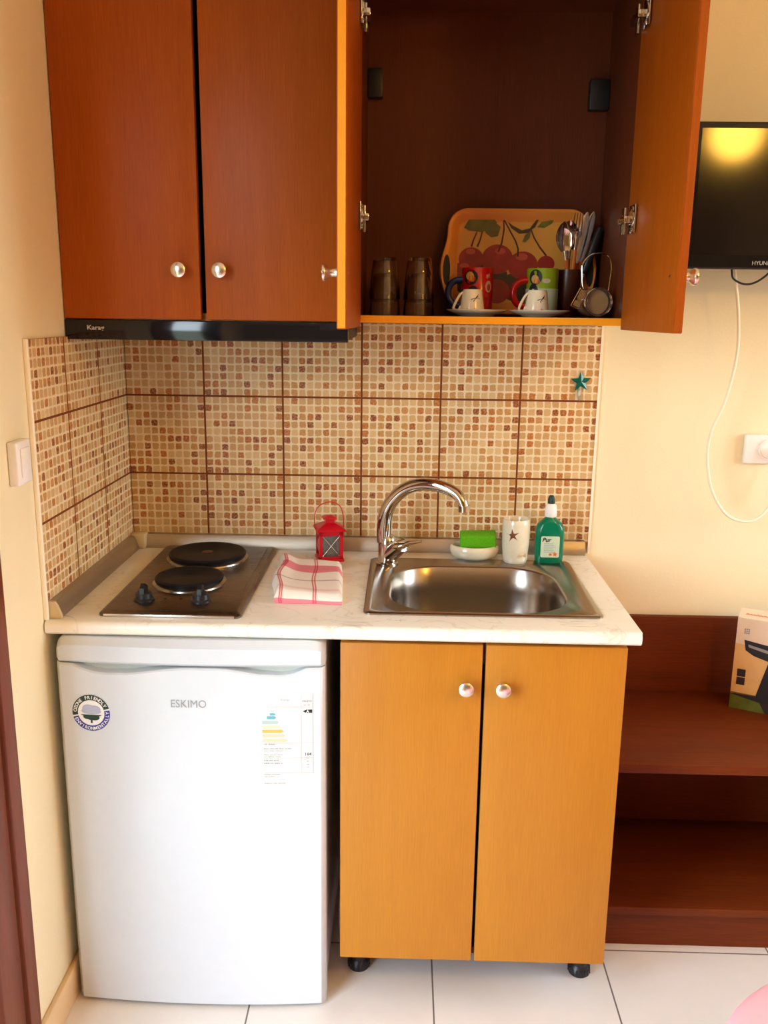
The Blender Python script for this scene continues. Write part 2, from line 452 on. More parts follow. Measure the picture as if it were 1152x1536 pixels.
# ------------------------------------------------------------------ the room
RX, RY, RZ = 3.0, -4.8, 2.62
O0, O1, OZ = -1.15, -2.15, 2.12      # balcony door opening in the left wall
struct('floor', MB().box(-0.15, RX + 0.12, RY - 0.12, 0.12, -0.1, 0), M['floor'])
struct('ceiling', MB().box(-0.15, RX + 0.12, RY - 0.12, 0.12, RZ, RZ + 0.1), M['ceil'])
struct('wall_back', MB().box(-0.15, RX + 0.12, 0, 0.12, 0, RZ), M['wall'])
struct('wall_front', MB().box(-0.15, RX + 0.12, RY - 0.12, RY, 0, RZ), M['far_wall'])
W0, W1, WZ0, WZ1 = -0.22, -1.18, 0.75, 2.20     # window opening in the right wall
w = MB().box(RX, RX + 0.12, W0, 0, 0, RZ).box(RX, RX + 0.12, RY, W1, 0, RZ).box(RX, RX + 0.12, W1, W0, 0, WZ0).box(RX, RX + 0.12, W1, W0, WZ1, RZ)
struct('wall_right', w, M['wall'])
w = MB()
for a, b_ in ((W0, W0 - 0.06), (W1 + 0.06, W1), ((W0 + W1) / 2 + 0.03, (W0 + W1) / 2 - 0.03)): w.box(RX + 0.02, RX + 0.07, b_, a, WZ0, WZ1, 0.003)
for a, b_ in ((WZ0, WZ0 + 0.06), (WZ1 - 0.06, WZ1)): w.box(RX + 0.02, RX + 0.07, W1, W0, a, b_, 0.003)
struct('window_1', w, M['frame_wood'])
w = MB().box(-0.15, 0, -0.822, 0, 0, RZ).box(-0.15, 0, RY, O1, 0, RZ).box(-0.15, 0, O1, -0.822, OZ, RZ)
struct('wall_left', w, M['wall'])
# wooden frame of the balcony door
d = MB()
d.box(0, 0.014, -0.815, -0.772, 0, OZ + 0.10, 0.003)
d.box(0, 0.014, -2.28, -2.235, 0, OZ + 0.10, 0.003)
d.box(0, 0.014, -2.28, -0.772, OZ + 0.06, OZ + 0.10, 0.003)
struct('trim_1', d, M['frame_wood'])
d = MB()
d.box(-0.15, 0.008, -0.90, -0.822, 0, OZ + 0.05, 0.003)
d.box(-0.10, -0.05, -1.15, -0.90, 0, OZ + 0.05, 0.003)  # unseen fixed panel, added to keep direct daylight off the fridge
d.box(-0.15, 0.008, -2.23, -2.15, 0, OZ + 0.05, 0.003)
d.box(-0.15, 0.008, -2.15, -0.90, OZ, OZ + 0.05, 0.003)
struct('door_1', d, M['frame_wood'])
bb = MB().box(0, 0.012, -0.770, -0.0, 0, 0.082, 0.003)
struct('baseboard_left', bb, M['beige_base'])
struct('baseboard_back', MB().box(0.012, 1.18, -0.012, 0, 0, 0.082, 0.003), M['beige_base'])

# tiled splashback (UV in metres so the print runs from the corner)
def tiles(name, quad, uvq, depth_dir):
    mb = MB(); bm = mb.bm; uvl = bm.loops.layers.uv.new('UVMap')
    dd = V(depth_dir)
    a = [bm.verts.new(V(p) + dd) for p in quad]; b = [bm.verts.new(V(p)) for p in quad]
    f = bm.faces.new(a)
    for l, t in zip(f.loops, uvq): l[uvl].uv = t
    for i in range(4):
        j = (i + 1) % 4
        g = bm.faces.new((a[i], b[i], b[j], a[j]))
        for l in g.loops: l[uvl].uv = (0.011, 0.011)
    struct(name, mb, M['tile'], smooth=None)
ZT, Z2, ZU = 1.4255, 1.0704, 0.905
TR = 1.193
tiles('trim_2', [(0.008, 0, ZU), (TR, 0, ZU), (TR, 0, 1.455), (0.008, 0, 1.455)], [(0.003, ZU - Z2 + 2), (TR, ZU - Z2 + 2), (TR, 1.455 - Z2 + 2), (0.003, 1.455 - Z2 + 2)], (0, -0.006, 0))
YL = -0.578
tiles('trim_3', [(0, YL, ZU), (0, 0, ZU), (0, 0, ZT), (0, YL, ZT)], [(-YL + 4, ZU - Z2 + 2), (4, ZU - Z2 + 2), (4, ZT - Z2 + 2), (-YL + 4, ZT - Z2 + 2)], (0.006, 0, 0))
struct('trim_4', MB().box(0, 0.009, YL - 0.009, YL, 0.876, ZT + 0.002, 0.002), M['white_paint'])
struct('trim_5', MB().box(TR, TR + 0.006, -0.008, 0, 0.876, 1.455), M['white_paint'])

# ------------------------------------------------------------------ worktop
CX1, CY, CZ, CB = 1.185, -0.593, 0.876, 0.849
SX0, SX1, SY0, SY1 = 0.655, 1.105, -0.492, -0.135     # cut-out under the sink
t = thing('countertop', 'pale marble-look countertop with rounded front edge over the small fridge and sink cabinet', 'countertop', (0.6, -0.3, CB))
mb = MB()
yf = -0.545
prof = [(yf, CB), (CY + 0.006, CB), (CY + 0.001, CB + 0.005)]
for k in range(6):
    a = PI / 2 * k / 5; prof.append((CY + 0.012 - 0.012 * math.cos(a), CZ - 0.012 + 0.012 * math.sin(a)))
prof.append((yf, CZ))
mb.rings([[(0.003, y, z) for y, z in prof], [(CX1, y, z) for y, z in prof]])
mb.box(0.003, SX0, yf, -0.002, CB, CZ).box(SX1, CX1, yf, -0.002, CB, CZ)
mb.box(SX0, SX1, yf, SY0, CB, CZ).box(SX0, SX1, SY1, -0.002, CB, CZ)
mb.build('slab', M['marble'], t)
MB().box(CX1, CX1 + 0.0015, CY + 0.008, -0.002, CB + 0.002, CZ - 0.001).build('end_strip', M['white_paint'], t, label='thin white end strip')
# upstand strips along the two walls
def upstand_prof(f): # sloping little profile: foot 22 mm, top 9 mm
    return [f(0.000, CZ), (f(0.024, CZ)), f(0.024, CZ + 0.006), f(0.017, CZ + 0.026), f(0.012, CZ + 0.034), f(0.000, CZ + 0.036)]
u = thing('wall_upstand', 'low metallic upstand strip along the foot of the tiles behind the hob and sink', 'upstand', (0.6, -0.01, CZ))
mb = MB(); P = upstand_prof(lambda d_, z: (d_, z))
mb.rings([[(0.026, -0.006 - a, z) for a, z in P], [(1.183, -0.006 - a, z) for a, z in P]]).build('back_strip', M['alu'], u)
mb = MB(); mb.rings([[(0.006 + a, -0.568, z) for a, z in P], [(0.006 + a, -0.008, z) for a, z in P]]).build('side_strip', M['alu'], u)
mb = MB(); mb.rings([[(0.006 + a * 1.08, -0.576, z + 0.001) for a, z in P], [(0.006 + a * 1.08, -0.568, z + 0.001) for a, z in P]]).build('end_cap', M['cream_plastic'], u, label='cream plastic end cap')
MB().box(0.008, 0.046, -0.044, -0.008, CZ, CZ + 0.040, 0.006).build('corner_piece', M['cream_plastic'], u, label='cream plastic corner piece')

# ------------------------------------------------------------------ hob
hx0, hx1, hy0, hy1 = 0.097, 0.387, -0.556, -0.035
t = thing('electric_hob', 'steel two-plate electric hob set in the countertop beside the tiled corner', 'hob', (0.242, -0.29, CZ))
mb = MB()
mb.rings([[(x, y, CZ) for x, y in rrect(hx0, hx1, hy0, hy1, 0.014)], [(x, y, CZ + 0.004) for x, y in rrect(hx0, hx1, hy0, hy1, 0.014)],
          [(x, y, CZ + 0.011) for x, y in rrect(hx0 + 0.008, hx1 - 0.008, hy0 + 0.010, hy1 - 0.008, 0.012)]])
mb.build('hob_plate', M['hobsteel'], t, smooth=50)
MB().box(hx0 + 0.012, hx1 - 0.012, hy0 - 0.0006, hy0 + 0.0040, CZ + 0.0006, CZ + 0.0058, 0.0010).build('front_lip', M['satin'], t, label='bright front lip')
MB().tube([(hx1 - 0.022, y, CZ + 0.0112) for y in (-0.06, -0.15, -0.3, -0.42)], 0.0009, 6).build('pressed_line', M['hobsteel'], t)
for (bx, by, br) in ((0.233, -0.152, 0.094), (0.236, -0.352, 0.076)):
    z = CZ + 0.011
    pl = MB().lathe([(br - 0.006, z), (br - 0.001, z + 0.008), (br, z + 0.013), (br - 0.004, z + 0.017), (br * 0.82, z + 0.0172), (br * 0.80, z + 0.0162), (br * 0.25, z + 0.0162), (br * 0.22, z + 0.015), (0.002, z + 0.015)], (bx, by, 0), n=48).build('hotplate', M['black_iron'], t)
    MB().lathe([(br + 0.006, z - 0.0005), (br + 0.005, z + 0.003), (br - 0.004, z + 0.0075), (br - 0.006, z)], (bx, by, 0), n=48, cap0=False, cap1=False).build('steel_ring', M['steel'], pl)
    if br > 0.09:
        MB().lathe([(0.014, z + 0.0152), (0.014, z + 0.0158), (0.001, z + 0.0158)], (bx, by, 0), n=20).build('red_dot', M['stem'], pl, label='faint red centre dot')
for kx in (0.171, 0.291):
    z = CZ + 0.011
    kn = MB().lathe([(0.021, z), (0.021, z + 0.004), (0.018, z + 0.007), (0.017, z + 0.017), (0.013, z + 0.020), (0.001, z + 0.020)], (kx, -0.482, 0), n=28).build('control_knob', M['black'], t)
    pr_ = [(-0.017, 0), (-0.014, 0.024), (0.0, 0.031), (0.016, 0.022), (0.017, 0)]
    MB().prism(pr_, lambda a, b_, d_: (kx + d_, -0.482 + a, z + 0.006 + b_), -0.0045, 0.0045).build('pointer_grip', M['black'], kn, smooth=25)
    MB().box(kx - 0.001, kx + 0.001, -0.513, -0.508, z, z + 0.0004).build('mark', M['ink_black'], t)
for kx in (0.213, 0.245):
    MB().lathe([(0.003, CZ + 0.011), (0.003, CZ + 0.0125), (0.001, CZ + 0.013)], (kx, -0.470, 0), n=12).build('indicator_light', M['black'], t)

# ------------------------------------------------------------------ sink and tap
t = thing('inset_sink', 'stainless steel inset sink bowl let into the countertop under the swan-neck tap', 'sink', (0.88, -0.3, CZ))
sx0, sx1, sy0, sy1 = 0.633, 1.128, -0.514, -0.098
mb = MB()
def R(x0, x1, y0, y1, r, z): return [(x, y, z) for x, y in rrect(x0, x1, y0, y1, r, 10)]
mb.rings([R(sx0, sx1, sy0, sy1, 0.016, CZ), R(sx0, sx1, sy0, sy1, 0.016, CZ + 0.003), R(sx0 + 0.004, sx1 - 0.004, sy0 + 0.004, sy1 - 0.004, 0.014, CZ + 0.0055),
          R(sx0 + 0.016, sx1 - 0.016, sy0 + 0.012, sy1 - 0.012, 0.014, CZ + 0.0045), R(sx0 + 0.022, sx1 - 0.022, sy0 + 0.016, sy1 - 0.016, 0.014, CZ + 0.0015),
          R(0.682, 1.076, -0.489, -0.149, 0.115, CZ + 0.001), R(0.687, 1.071, -0.484, -0.154, 0.111, CZ - 0.004),
          R(0.691, 1.067, -0.480, -0.158, 0.108, CZ - 0.06), R(0.696, 1.062, -0.474, -0.164, 0.104, CZ - 0.115), R(0.706, 1.052, -0.462, -0.176, 0.094, CZ - 0.136), R(0.735, 1.02, -0.43, -0.205, 0.07, CZ - 0.145)], cap0=False)
mb.build('basin', M['steel'], t, smooth=50)
MB().lathe([(0.030, CZ - 0.1449), (0.030, CZ - 0.143), (0.022, CZ - 0.1432), (0.020, CZ - 0.1446), (0.001, CZ - 0.1446)], (0.878, -0.318, 0), n=28).build('drain', M['chrome'], t)
fx, fy = 0.675, -0.148
t = thing('mixer_tap', 'chrome swan-neck mixer tap standing at the back corner of the steel sink', 'tap', (fx, fy, CZ))
zr = CZ + 0.0015
bd = MB().lathe([(0.027, zr), (0.027, zr + 0.006), (0.0235, zr + 0.009), (0.0225, zr + 0.040), (0.023, zr + 0.055), (0.0215, zr + 0.066), (0.016, zr + 0.074), (0.004, zr + 0.077)], (fx, fy, 0), n=32).build('body', M['chrome'], t)
sp = [(fx - 0.008, fy + 0.002, 0.935), (fx - 0.009, fy, 0.968), (fx - 0.004, fy - 0.004, 1.010), (fx + 0.014, fy - 0.012, 1.046), (fx + 0.045, fy - 0.025, 1.075), (fx + 0.083, fy - 0.042, 1.088), (fx + 0.124, fy - 0.060, 1.087), (fx + 0.158, fy - 0.074, 1.074), (fx + 0.174, fy - 0.082, 1.054), (fx + 0.178, fy - 0.084, 1.036)]
MB().tube(sp, [0.0185, 0.0125], 18, sub=6).build('spout', M['chrome'], t, smooth=60)
MB().cyl(V(sp[-1]) + V((0, 0, 0.012)), V(sp[-1]) + V((0.001, 0, -0.003)), 0.0142, n=22).build('aerator', M['chrome'], t)
ax = V((0.42, -0.55, 0.55)).normalized()
p0 = V((fx + 0.008, fy - 0.008, zr + 0.028))
MB().cyl(p0 - ax * 0.012, p0 + ax * 0.056, 0.0205, 0.0190, n=24).build('cartridge_housing', M['chrome'], t)
lv = MB(); c0 = p0 + ax * 0.054
side = V((0.8, 0.6, 0)).normalized(); up = ax
for_dir = V((0.80, -0.15, 0.10)).normalized()
rings_ = []
for k, (s, w_, h_) in enumerate(((-0.022, 0.012, 0.006), (-0.012, 0.020, 0.011), (0.008, 0.020, 0.011), (0.022, 0.015, 0.008), (0.040, 0.010, 0.005), (0.050, 0.006, 0.003))):
    c = c0 + for_dir * s + V((0, 0, 0.006 * (k > 2)))
    wv = for_dir.cross(V((0, 0, 1))).normalized()
    hv = wv.cross(for_dir)
    rings_.append([c + wv * w_ * math.cos(a) + hv * h_ * math.sin(a) for a in [2 * PI * i / 16 for i in range(16)]])
lv.rings(rings_).build('lever', M['chrome'], t, smooth=60)

# ------------------------------------------------------------------ things on the worktop
# soap dish + sponge
t = MB().lathe([(0.030, 0.0), (0.046, 0.002), (0.058, 0.012), (0.0615, 0.024), (0.0605, 0.034), (0.056, 0.037), (0.052, 0.034), (0.047, 0.020), (0.03, 0.014), (0.002, 0.013)], (0.8935, -0.0745, CZ), n=48, sy=0.72)
o = t.build('soap_dish', M['ceramic'], smooth=60); tag(o, 'oval cream ceramic soap dish holding a green sponge behind the sink', 'soap dish')
t = thing('sponge', 'bright green kitchen sponge lying in the cream soap dish', 'sponge', (0.9035, -0.070, CZ + 0.024), (math.radians(10), math.radians(-3), math.radians(-4)))
MB().box(-0.045, 0.045, -0.0215, 0.0215, 0.010, 0.044, 0.004, 3).build('foam', M['green_sponge'], t, local=True)
MB().box(-0.045, 0.045, -0.0215, 0.0215, 0.001, 0.0098, 0.002).build('scouring_pad', M['scourer'], t, local=True, label='dark green scouring pad')
# tumbler
t = thing('toothbrush_tumbler', 'cream ceramic tumbler with a brown starfish between the soap dish and the green bottle', 'tumbler', (0.9935, -0.100, CZ))
prof = [(0.026, 0.0), (0.0295, 0.003), (0.0305, 0.012), (0.0335, 0.045), (0.0345, 0.065), (0.0338, 0.100), (0.0325, 0.109), (0.0310, 0.112), (0.0290, 0.109), (0.0285, 0.06), (0.024, 0.008), (0.002, 0.006)]
MB().lathe(prof, n=40).build('cup', M['ceramic'], t, smooth=60, local=True)
def cyl_map(R0, a0=-PI / 2):
    return lambda u, v, d_: ((R0 + d_) * math.cos(a0 + u / R0), (R0 + d_) * math.sin(a0 + u / R0), v)
st = star(-0.012, 0.076, 0.017, 0.0055, PI / 2 + 0.15)
mb = MB(); cm = cyl_map(0.0342)
for k in range(10):
    a, b_ = st[k], st[(k + 1) % 10]; mb.face([cm(-0.012, 0.076, 0.0022), cm(*a, 0.0003), cm(*b_, 0.0003)])
mb.build('starfish', M['ink_brown'], t, local=True, smooth=None, label='brown starfish relief')
mb = MB(); cm = cyl_map(0.0325)
for rr in (0.004, 0.008, 0.012):
    pts = [cm(0.016 + rr * math.cos(a), 0.022 + rr * math.sin(a), 0.0) for a in [PI * (-0.1 + 1.2 * k / 12) for k in range(13)]]
    mb.tube(pts, 0.0007, 6)
mb.build('shell_relief', M['beige_base'], t, local=True, label='beige shell relief')
# washing-up liquid
t = thing('dish_soap_bottle', 'green washing-up liquid bottle with white neck behind the sink corner', 'bottle', (1.0775, -0.098, CZ))
rs = []
for hw, hd, z in ((0.031, 0.015, 0), (0.0345, 0.018, 0.004), (0.0355, 0.019, 0.020), (0.0358, 0.0195, 0.075), (0.0355, 0.019, 0.088), (0.031, 0.018, 0.099), (0.022, 0.016, 0.108), (0.0135, 0.0125, 0.115), (0.0115, 0.0115, 0.119)):
    rs.append([(x, y, z) for x, y in rrect(-hw, hw, -hd, hd, min(hw, hd) * 0.92, 7)])
MB().rings(rs).build('body', M['green_liquid'], t, smooth=60, local=True)
MB().lathe([(0.0135, 0.118), (0.0150, 0.121), (0.0148, 0.136), (0.0130, 0.147), (0.0095, 0.151), (0.002, 0.152)], n=24).build('neck_cap', M['white_plastic'], t, local=True, label='white neck cap')
MB().lathe([(0.0085, 0.151), (0.0092, 0.153), (0.0088, 0.162), (0.0065, 0.169), (0.0045, 0.1715), (0.001, 0.172)], n=18).build('spout_tip', M['ink_green'], t, local=True, label='dark green spout tip')
lb = MB().prism(rrect(-0.0235, 0.0225, 0.018, 0.072, 0.004), front(-0.0192), 0, 0.0008).build('label_sticker', M['sage'], t, local=True, label='pale sticker with dark lettering')
MB().text('Pur', 0.015, lambda a, b_, d_: (-0.021 + a + 0.25 * b_, -0.0202 - d_, 0.058 + b_), align='LEFT', bold=0.02).build('lettering', M['ink_black'], lb, local=True, smooth=None)
mb = MB()
for k in range(6): mb.prism(rrect(-0.016, 0.012 - 0.003 * (k % 3), 0.0315 + 0.0042 * k, 0.0327 + 0.0042 * k, 0.0004, 1), front(-0.0201), 0, 0.0003)
mb.build('small_print', M['ink_grey'], lb, local=True, smooth=None)
MB().prism(star(0.012, 0.0265, 0.007, 0.003, 0.3), front(-0.0201), 0, 0.0004).prism(ellipse(0.001, 0.0255, 0.004, 0.003, 10), front(-0.0201), 0, 0.0003).build('flower_print', M['ink_orange'], lb, local=True, smooth=None)
# lantern
t = thing('candle_lantern', 'small red metal candle lantern behind the folded tea towel', 'lantern', (0.5290, -0.105, CZ), (0, 0, math.radians(14)))
mb = MB(); h = 0.030
mb.box(-0.0325, 0.0325, -0.0325, 0.0325, 0, 0.007, 0.0015)
for a in (-1, 1):
    for b_ in (-1, 1): mb.box(*sorted((a * h, a * (h - 0.008))), *sorted((b_ * h, b_ * (h - 0.008))), 0.006, 0.078)
for s in (-1, 1):
    for z0, z1 in ((0.006, 0.014), (0.067, 0.078)):
        mb.box(-h, h, *sorted((s * h, s * (h - 0.003))), z0, z1); mb.box(*sorted((s * h, s * (h - 0.003))), -h, h, z0, z1)
mb.build('frame', M['red_metal'], t, local=True, smooth=None)
mb = MB(); sq = lambda a, z: [(-a, -a, z), (a, -a, z), (a, a, z), (-a, a, z)]
mb.rings([sq(0.036, 0.078), sq(0.0365, 0.080), sq(0.033, 0.084), sq(0.016, 0.094), sq(0.011, 0.096), sq(0.011, 0.105), sq(0.0175, 0.106), sq(0.015, 0.110), sq(0.005, 0.114)])
mb.build('roof', M['red_metal'], t, local=True, smooth=None)
gl = MB()
for s in (-1, 1): gl.box(-0.022, 0.022, *sorted((s * 0.0262, s * 0.0254)), 0.014, 0.067); gl.box(*sorted((s * 0.0262, s * 0.0254)), -0.022, 0.022, 0.014, 0.067)
gl.build('glass_panes', M['smoke_glass'], t, local=True, smooth=None)
mb = MB()
for s in (-1, 1):
    for q in (-1, 1):
        mb.tube([(-0.021 * q, s * 0.0285, 0.015), (0.021 * q, s * 0.0285, 0.066)], 0.0007, 6); mb.tube([(s * 0.0285, -0.021 * q, 0.015), (s * 0.0285, 0.021 * q, 0.066)], 0.0007, 6)
mb.build('crossed_wires', M['satin'], t, local=True, label='crossed silver wires')
MB().lathe([(0.018, 0.007), (0.018, 0.022), (0.002, 0.022)], n=20).build('tealight', M['satin'], t, local=True)
MB().tube([(-0.036, 0, 0.080), (-0.037, 0, 0.092), (-0.036, 0, 0.118), (-0.026, 0, 0.137), (-0.006, 0, 0.146), (0.012, 0, 0.145), (0.027, 0, 0.135), (0.034, 0, 0.117), (0.036, 0, 0.095), (0.036, 0, 0.080)], 0.0013, 8, sub=4).build('wire_handle', M['red_metal'], t, local=True)
# tea towel: folded cloth with an irregular outline
def towel():
    mb = MB(); bm = mb.bm; uvl = bm.loops.layers.uv.new('UVMap')
    tl, tr, br, bl = V((0.415, -0.165)), V((0.565, -0.196)), V((0.585, -0.457)), V((0.436, -0.450))
    nu, nv = 26, 34
    def P(a, b_):
        p = (bl * (1 - a) + br * a) * (1 - b_) + (tl * (1 - a) + tr * a) * b_
        p = p + V((0.006 * math.sin(b_ * 9 + 1) * (1 - a), 0.006 * math.sin(a * 7) * (1 if b_ > 0.5 else -0.4)))
        return p
    def H(a, b_):
        edge = min(1, min(a, 1 - a, b_, 1 - b_) / 0.06); e = math.sqrt(max(0, 1 - (1 - edge) ** 2))
        z = 0.014 + 0.010 * e + 0.003 * math.sin(a * 6 + b_ * 4) + 0.004 * math.exp(-((a - 0.05) / 0.1) ** 2) + 0.010 * math.exp(-((a - 0.12) / 0.12) ** 2) * b_ - 0.004 * math.exp(-((b_ - 0.80) / 0.12) ** 2)
        return CZ + z
    G = [[bm.verts.new((*P(i / nu, j / nv), H(i / nu, j / nv))) for j in range(nv + 1)] for i in range(nu + 1)]
    B = {}
    def low(i, j, k):
        key = (i, j, k)
        if key not in B:
            p = P(i / nu, j / nv); c = P(0.5, 0.5); q = p + (p - c).normalized() * (0.003 if k == 1 else 0.001)
            top = H(i / nu, j / nv) - CZ
            B[key] = bm.verts.new((q.x, q.y, CZ + top * 0.55 if k == 1 else CZ + 0.0005))
        return B[key]
    def addf(vs, uvs):
        f = bm.faces.new(vs)
        for l, q in zip(f.loops, uvs): l[uvl].uv = q
    for i in range(nu):
        for j in range(nv):
            addf((G[i][j], G[i + 1][j], G[i + 1][j + 1], G[i][j + 1]), [((i + a) / nu, (j + b_) / nv) for a, b_ in ((0, 0), (1, 0), (1, 1), (0, 1))])
    loop = [(i, 0) for i in range(nu)] + [(nu, j) for j in range(nv)] + [(i, nv) for i in range(nu, 0, -1)] + [(0, j) for j in range(nv, 0, -1)]
    for k, a in enumerate(loop):
        b_ = loop[(k + 1) % len(loop)]
        g = lambda q, lev: G[q[0]][q[1]] if lev == 0 else low(q[0], q[1], lev)
        uvf = lambda q, lev: (q[0] / nu, q[1] / nv - (0.02 * lev if q[1] == 0 else 0))
        for lev in (0, 1):
            addf((g(a, lev), g(b_, lev), g(b_, lev + 1), g(a, lev + 1)), (uvf(a, lev), uvf(b_, lev), uvf(b_, lev + 1), uvf(a, lev + 1)))
    return mb
o = towel().build('tea_towel', M['towel'], smooth=60); tag(o, 'folded white tea towel with pink and red stripes lying beside the hob', 'towel')

# star hook on the tiles
t = thing('suction_hook', 'teal green star wall hook stuck on the tiles under the open cupboard', 'hook', (1.149, -0.006, 1.32))
st = star(1.149, 1.319, 0.0265, 0.0115, PI / 2 + 0.06); mb = MB(); fr = front(-0.012)
c = mb.bm.verts.new(fr(1.149, 1.319, 0.006)); A = [mb.bm.verts.new(fr(*p, 0)) for p in st]; Bk = [mb.bm.verts.new((p[0], -0.0105, p[1])) for p in st]
for k in range(10):
    j = (k + 1) % 10; mb.bm.faces.new((c, A[k], A[j])); mb.bm.faces.new((A[k], Bk[k], Bk[j], A[j]))
mb.bm.faces.new(Bk)
mb.build('star', M['green_glass'], t, smooth=None)
MB().lathe([(0.0155, 0), (0.014, 0.002), (0.006, 0.004), (0.004, 0.0048)], (1.149, -0.0062, 1.314), (0, -1, 0), 24).build('suction_cup', M['clear'], t)
MB().tube([(1.1485, -0.0075, 1.312), (1.1475, -0.011, 1.296), (1.147, -0.012, 1.282), (1.147, -0.017, 1.277), (1.147, -0.021, 1.283)], 0.0042, 10, sub=4).build('hook_prong', M['clear'], t, label='clear plastic prong')

# ------------------------------------------------------------------ fridge
F0, F1, FT = 0.0215, 0.5615, 0.8465
fxc = (F0 + F1) / 2
def fy_(x): return -0.600 - 0.013 * (1 - ((x - fxc) / ((F1 - F0) / 2)) ** 2)
t = thing('small_fridge', 'white under-counter fridge with curved door and round green and blue sticker', 'fridge', (fxc, -0.3, 0))
MB().box(F0 + 0.003, F1 - 0.003, -0.545, -0.03, 0.022, FT - 0.004, 0.004).build('body', M['white_enamel'], t)
for lx in (F0 + 0.05, F1 - 0.05):
    for ly in (-0.50, -0.08): MB().lathe([(0.018, 0), (0.018, 0.012), (0.012, 0.014), (0.012, 0.024)], (lx, ly, 0), n=16).build('foot', M['black'], t)
def curved_panel(top, bot, ybk, nx=36, bev=0.006):
    """panel with bulged front; top(x) and bot(x) give its edges"""
    mb = MB(); bm = mb.bm; xs = [F0 + (F1 - F0) * i / nx for i in range(nx + 1)]
    cols = []
    for i, x in enumerate(xs):
        e = 0.010 if i in (0, nx) else 0
        y = fy_(x) + e; tz, bz = top(x), bot(x)
        cols.append([bm.verts.new(p) for p in ((x, ybk, bz), (x, y + 0.006, bz), (x, y, bz + 0.006), (x, y, tz - bev), (x, y + bev, tz), (x, ybk, tz))])
    for a, b_ in zip(cols, cols[1:]):
        for k in range(6): bm.faces.new((a[k], b_[k], b_[(k + 1) % 6], a[(k + 1) % 6]))
    bm.faces.new(cols[0]); bm.faces.new(cols[-1][::-1])
    return mb
def door_top(x):
    z = 0.7925
    def scoop(c, w1, w2, d_):
        if x < c: q = max(0, 1 - ((c - x) / w1) ** 2)
        else: q = max(0, 1 - ((x - c) / w2)); q = q * q * (3 - 2 * q)
        return d_ * q
    z -= scoop(0.125, 0.068, 0.17, 0.017)
    def scoop2(c, w1, w2, d_):
        if x > c: q = max(0, 1 - ((x - c) / w1) ** 2)
        else: q = max(0, 1 - ((c - x) / w2)); q = q * q * (3 - 2 * q)
        return d_ * q
    z -= scoop2(0.472, 0.052, 0.13, 0.015)
    if 0.16 < x < 0.44: z -= 0.0015
    return z
dr = curved_panel(door_top, lambda x: 0.006, -0.552, 60, 0.003).build('door', M['white_enamel'], t, smooth=40)
cb = curved_panel(lambda x: FT - 0.014 * abs((x - fxc) / 0.27) ** 30, lambda x: 0.7945, -0.550, 72, 0.014).build('door_cap', M['white_enamel'], t, smooth=40)
MB().box(F0 + 0.02, F1 - 0.02, -0.584, -0.560, 0.765, 0.81).build('grip_recess', M['grey_plastic'], t, label='grey recess of the door grips')
MB().box(F1 - 0.010, F1 - 0.002, -0.556, -0.546, 0.03, 0.79).build('door_seal', M['ink_brown'], t, label='brown door seal')
def fmap(ox=0, oz=0, sh=0): return lambda u, v, d_: (ox + u + sh * v, fy_(ox + u + sh * v) - 0.0007 - d_, oz + v)
MB().text('ESKIMO', 0.0235, fmap(0.2900, 0.7085), 0.0004, squash=0.90).build('lettering', M['ink_grey'], dr, smooth=None, label='grey raised maker lettering')
# round sticker
cxr, czr, rr = 0.0905, 0.689, 0.0395
rot_ = math.radians(-12)
stk = MB().prism(ellipse(cxr, czr, rr, rr, 48), fmap(), -0.0004, 0.0).build('round_sticker', M['ink_white'], dr, smooth=None, label='round ozone friendly sticker in green and blue')
def arc(a0, a1, r0, r1, n=30):
    o_ = [(cxr + r1 * math.cos(a), czr + r1 * math.sin(a)) for a in [a0 + (a1 - a0) * k / n for k in range(n + 1)]]
    i_ = [(cxr + r0 * math.cos(a), czr + r0 * math.sin(a)) for a in [a0 + (a1 - a0) * k / n for k in range(n + 1)]]
    return o_, i_
def arc_mesh(mb, a0, a1, r0, r1, d_):
    o_, i_ = arc(a0, a1, r0, r1); f = fmap()
    for k in range(len(o_) - 1): mb.face([f(*o_[k], d_), f(*o_[k + 1], d_), f(*i_[k + 1], d_), f(*i_[k], d_)])
mb = MB(); arc_mesh(mb, math.radians(16), math.radians(190), 0.0275, rr - 0.0003, 0.0004); mb.build('green_band', M['ink_green'], stk, smooth=None)
mb = MB(); arc_mesh(mb, math.radians(195), math.radians(371), 0.0275, rr - 0.0003, 0.0004); mb.build('blue_band', M['ink_blue'], stk, smooth=None)
mb = MB(); f0 = fmap()
def curved_text(s, a0, a1, rad, size, inner):
    n = len(s)
    for k, ch in enumerate(s):
        if ch == ' ': continue
        a = math.radians(a0 + (a1 - a0) * k / (n - 1))
        px, pz = cxr + rad * math.cos(a), czr + rad * math.sin(a)
        th = a - PI / 2 if not inner else a + PI / 2
        mb.text(ch, size, lambda u, v, d_, px=px, pz=pz, th=th: f0(px + u * math.cos(th) - v * math.sin(th), pz + u * math.sin(th) + v * math.cos(th), d_), 0.0007, bold=0.02)
curved_text('OZONE FRIENDLY', 172, 30, 0.0300, 0.0098, False)
curved_text('ENVIRONMENTALLY', 204, 362, 0.0368, 0.0094, True)
mb.build('ring_lettering', M['ink_white'], stk, smooth=None)
mb = MB()
for e in ((-0.006, 0.010, 0.012, 0.008), (0.006, 0.008, 0.014, 0.008), (0.001, 0.003, 0.020, 0.006), (-0.010, 0.004, 0.010, 0.006)): mb.prism(ellipse(cxr + e[0], czr + e[1], e[2], e[3], 20), fmap(), 0.0002, 0.0004)
mb.build('cloud_print', M['ink_cloud'], stk, smooth=None)
mb = MB()
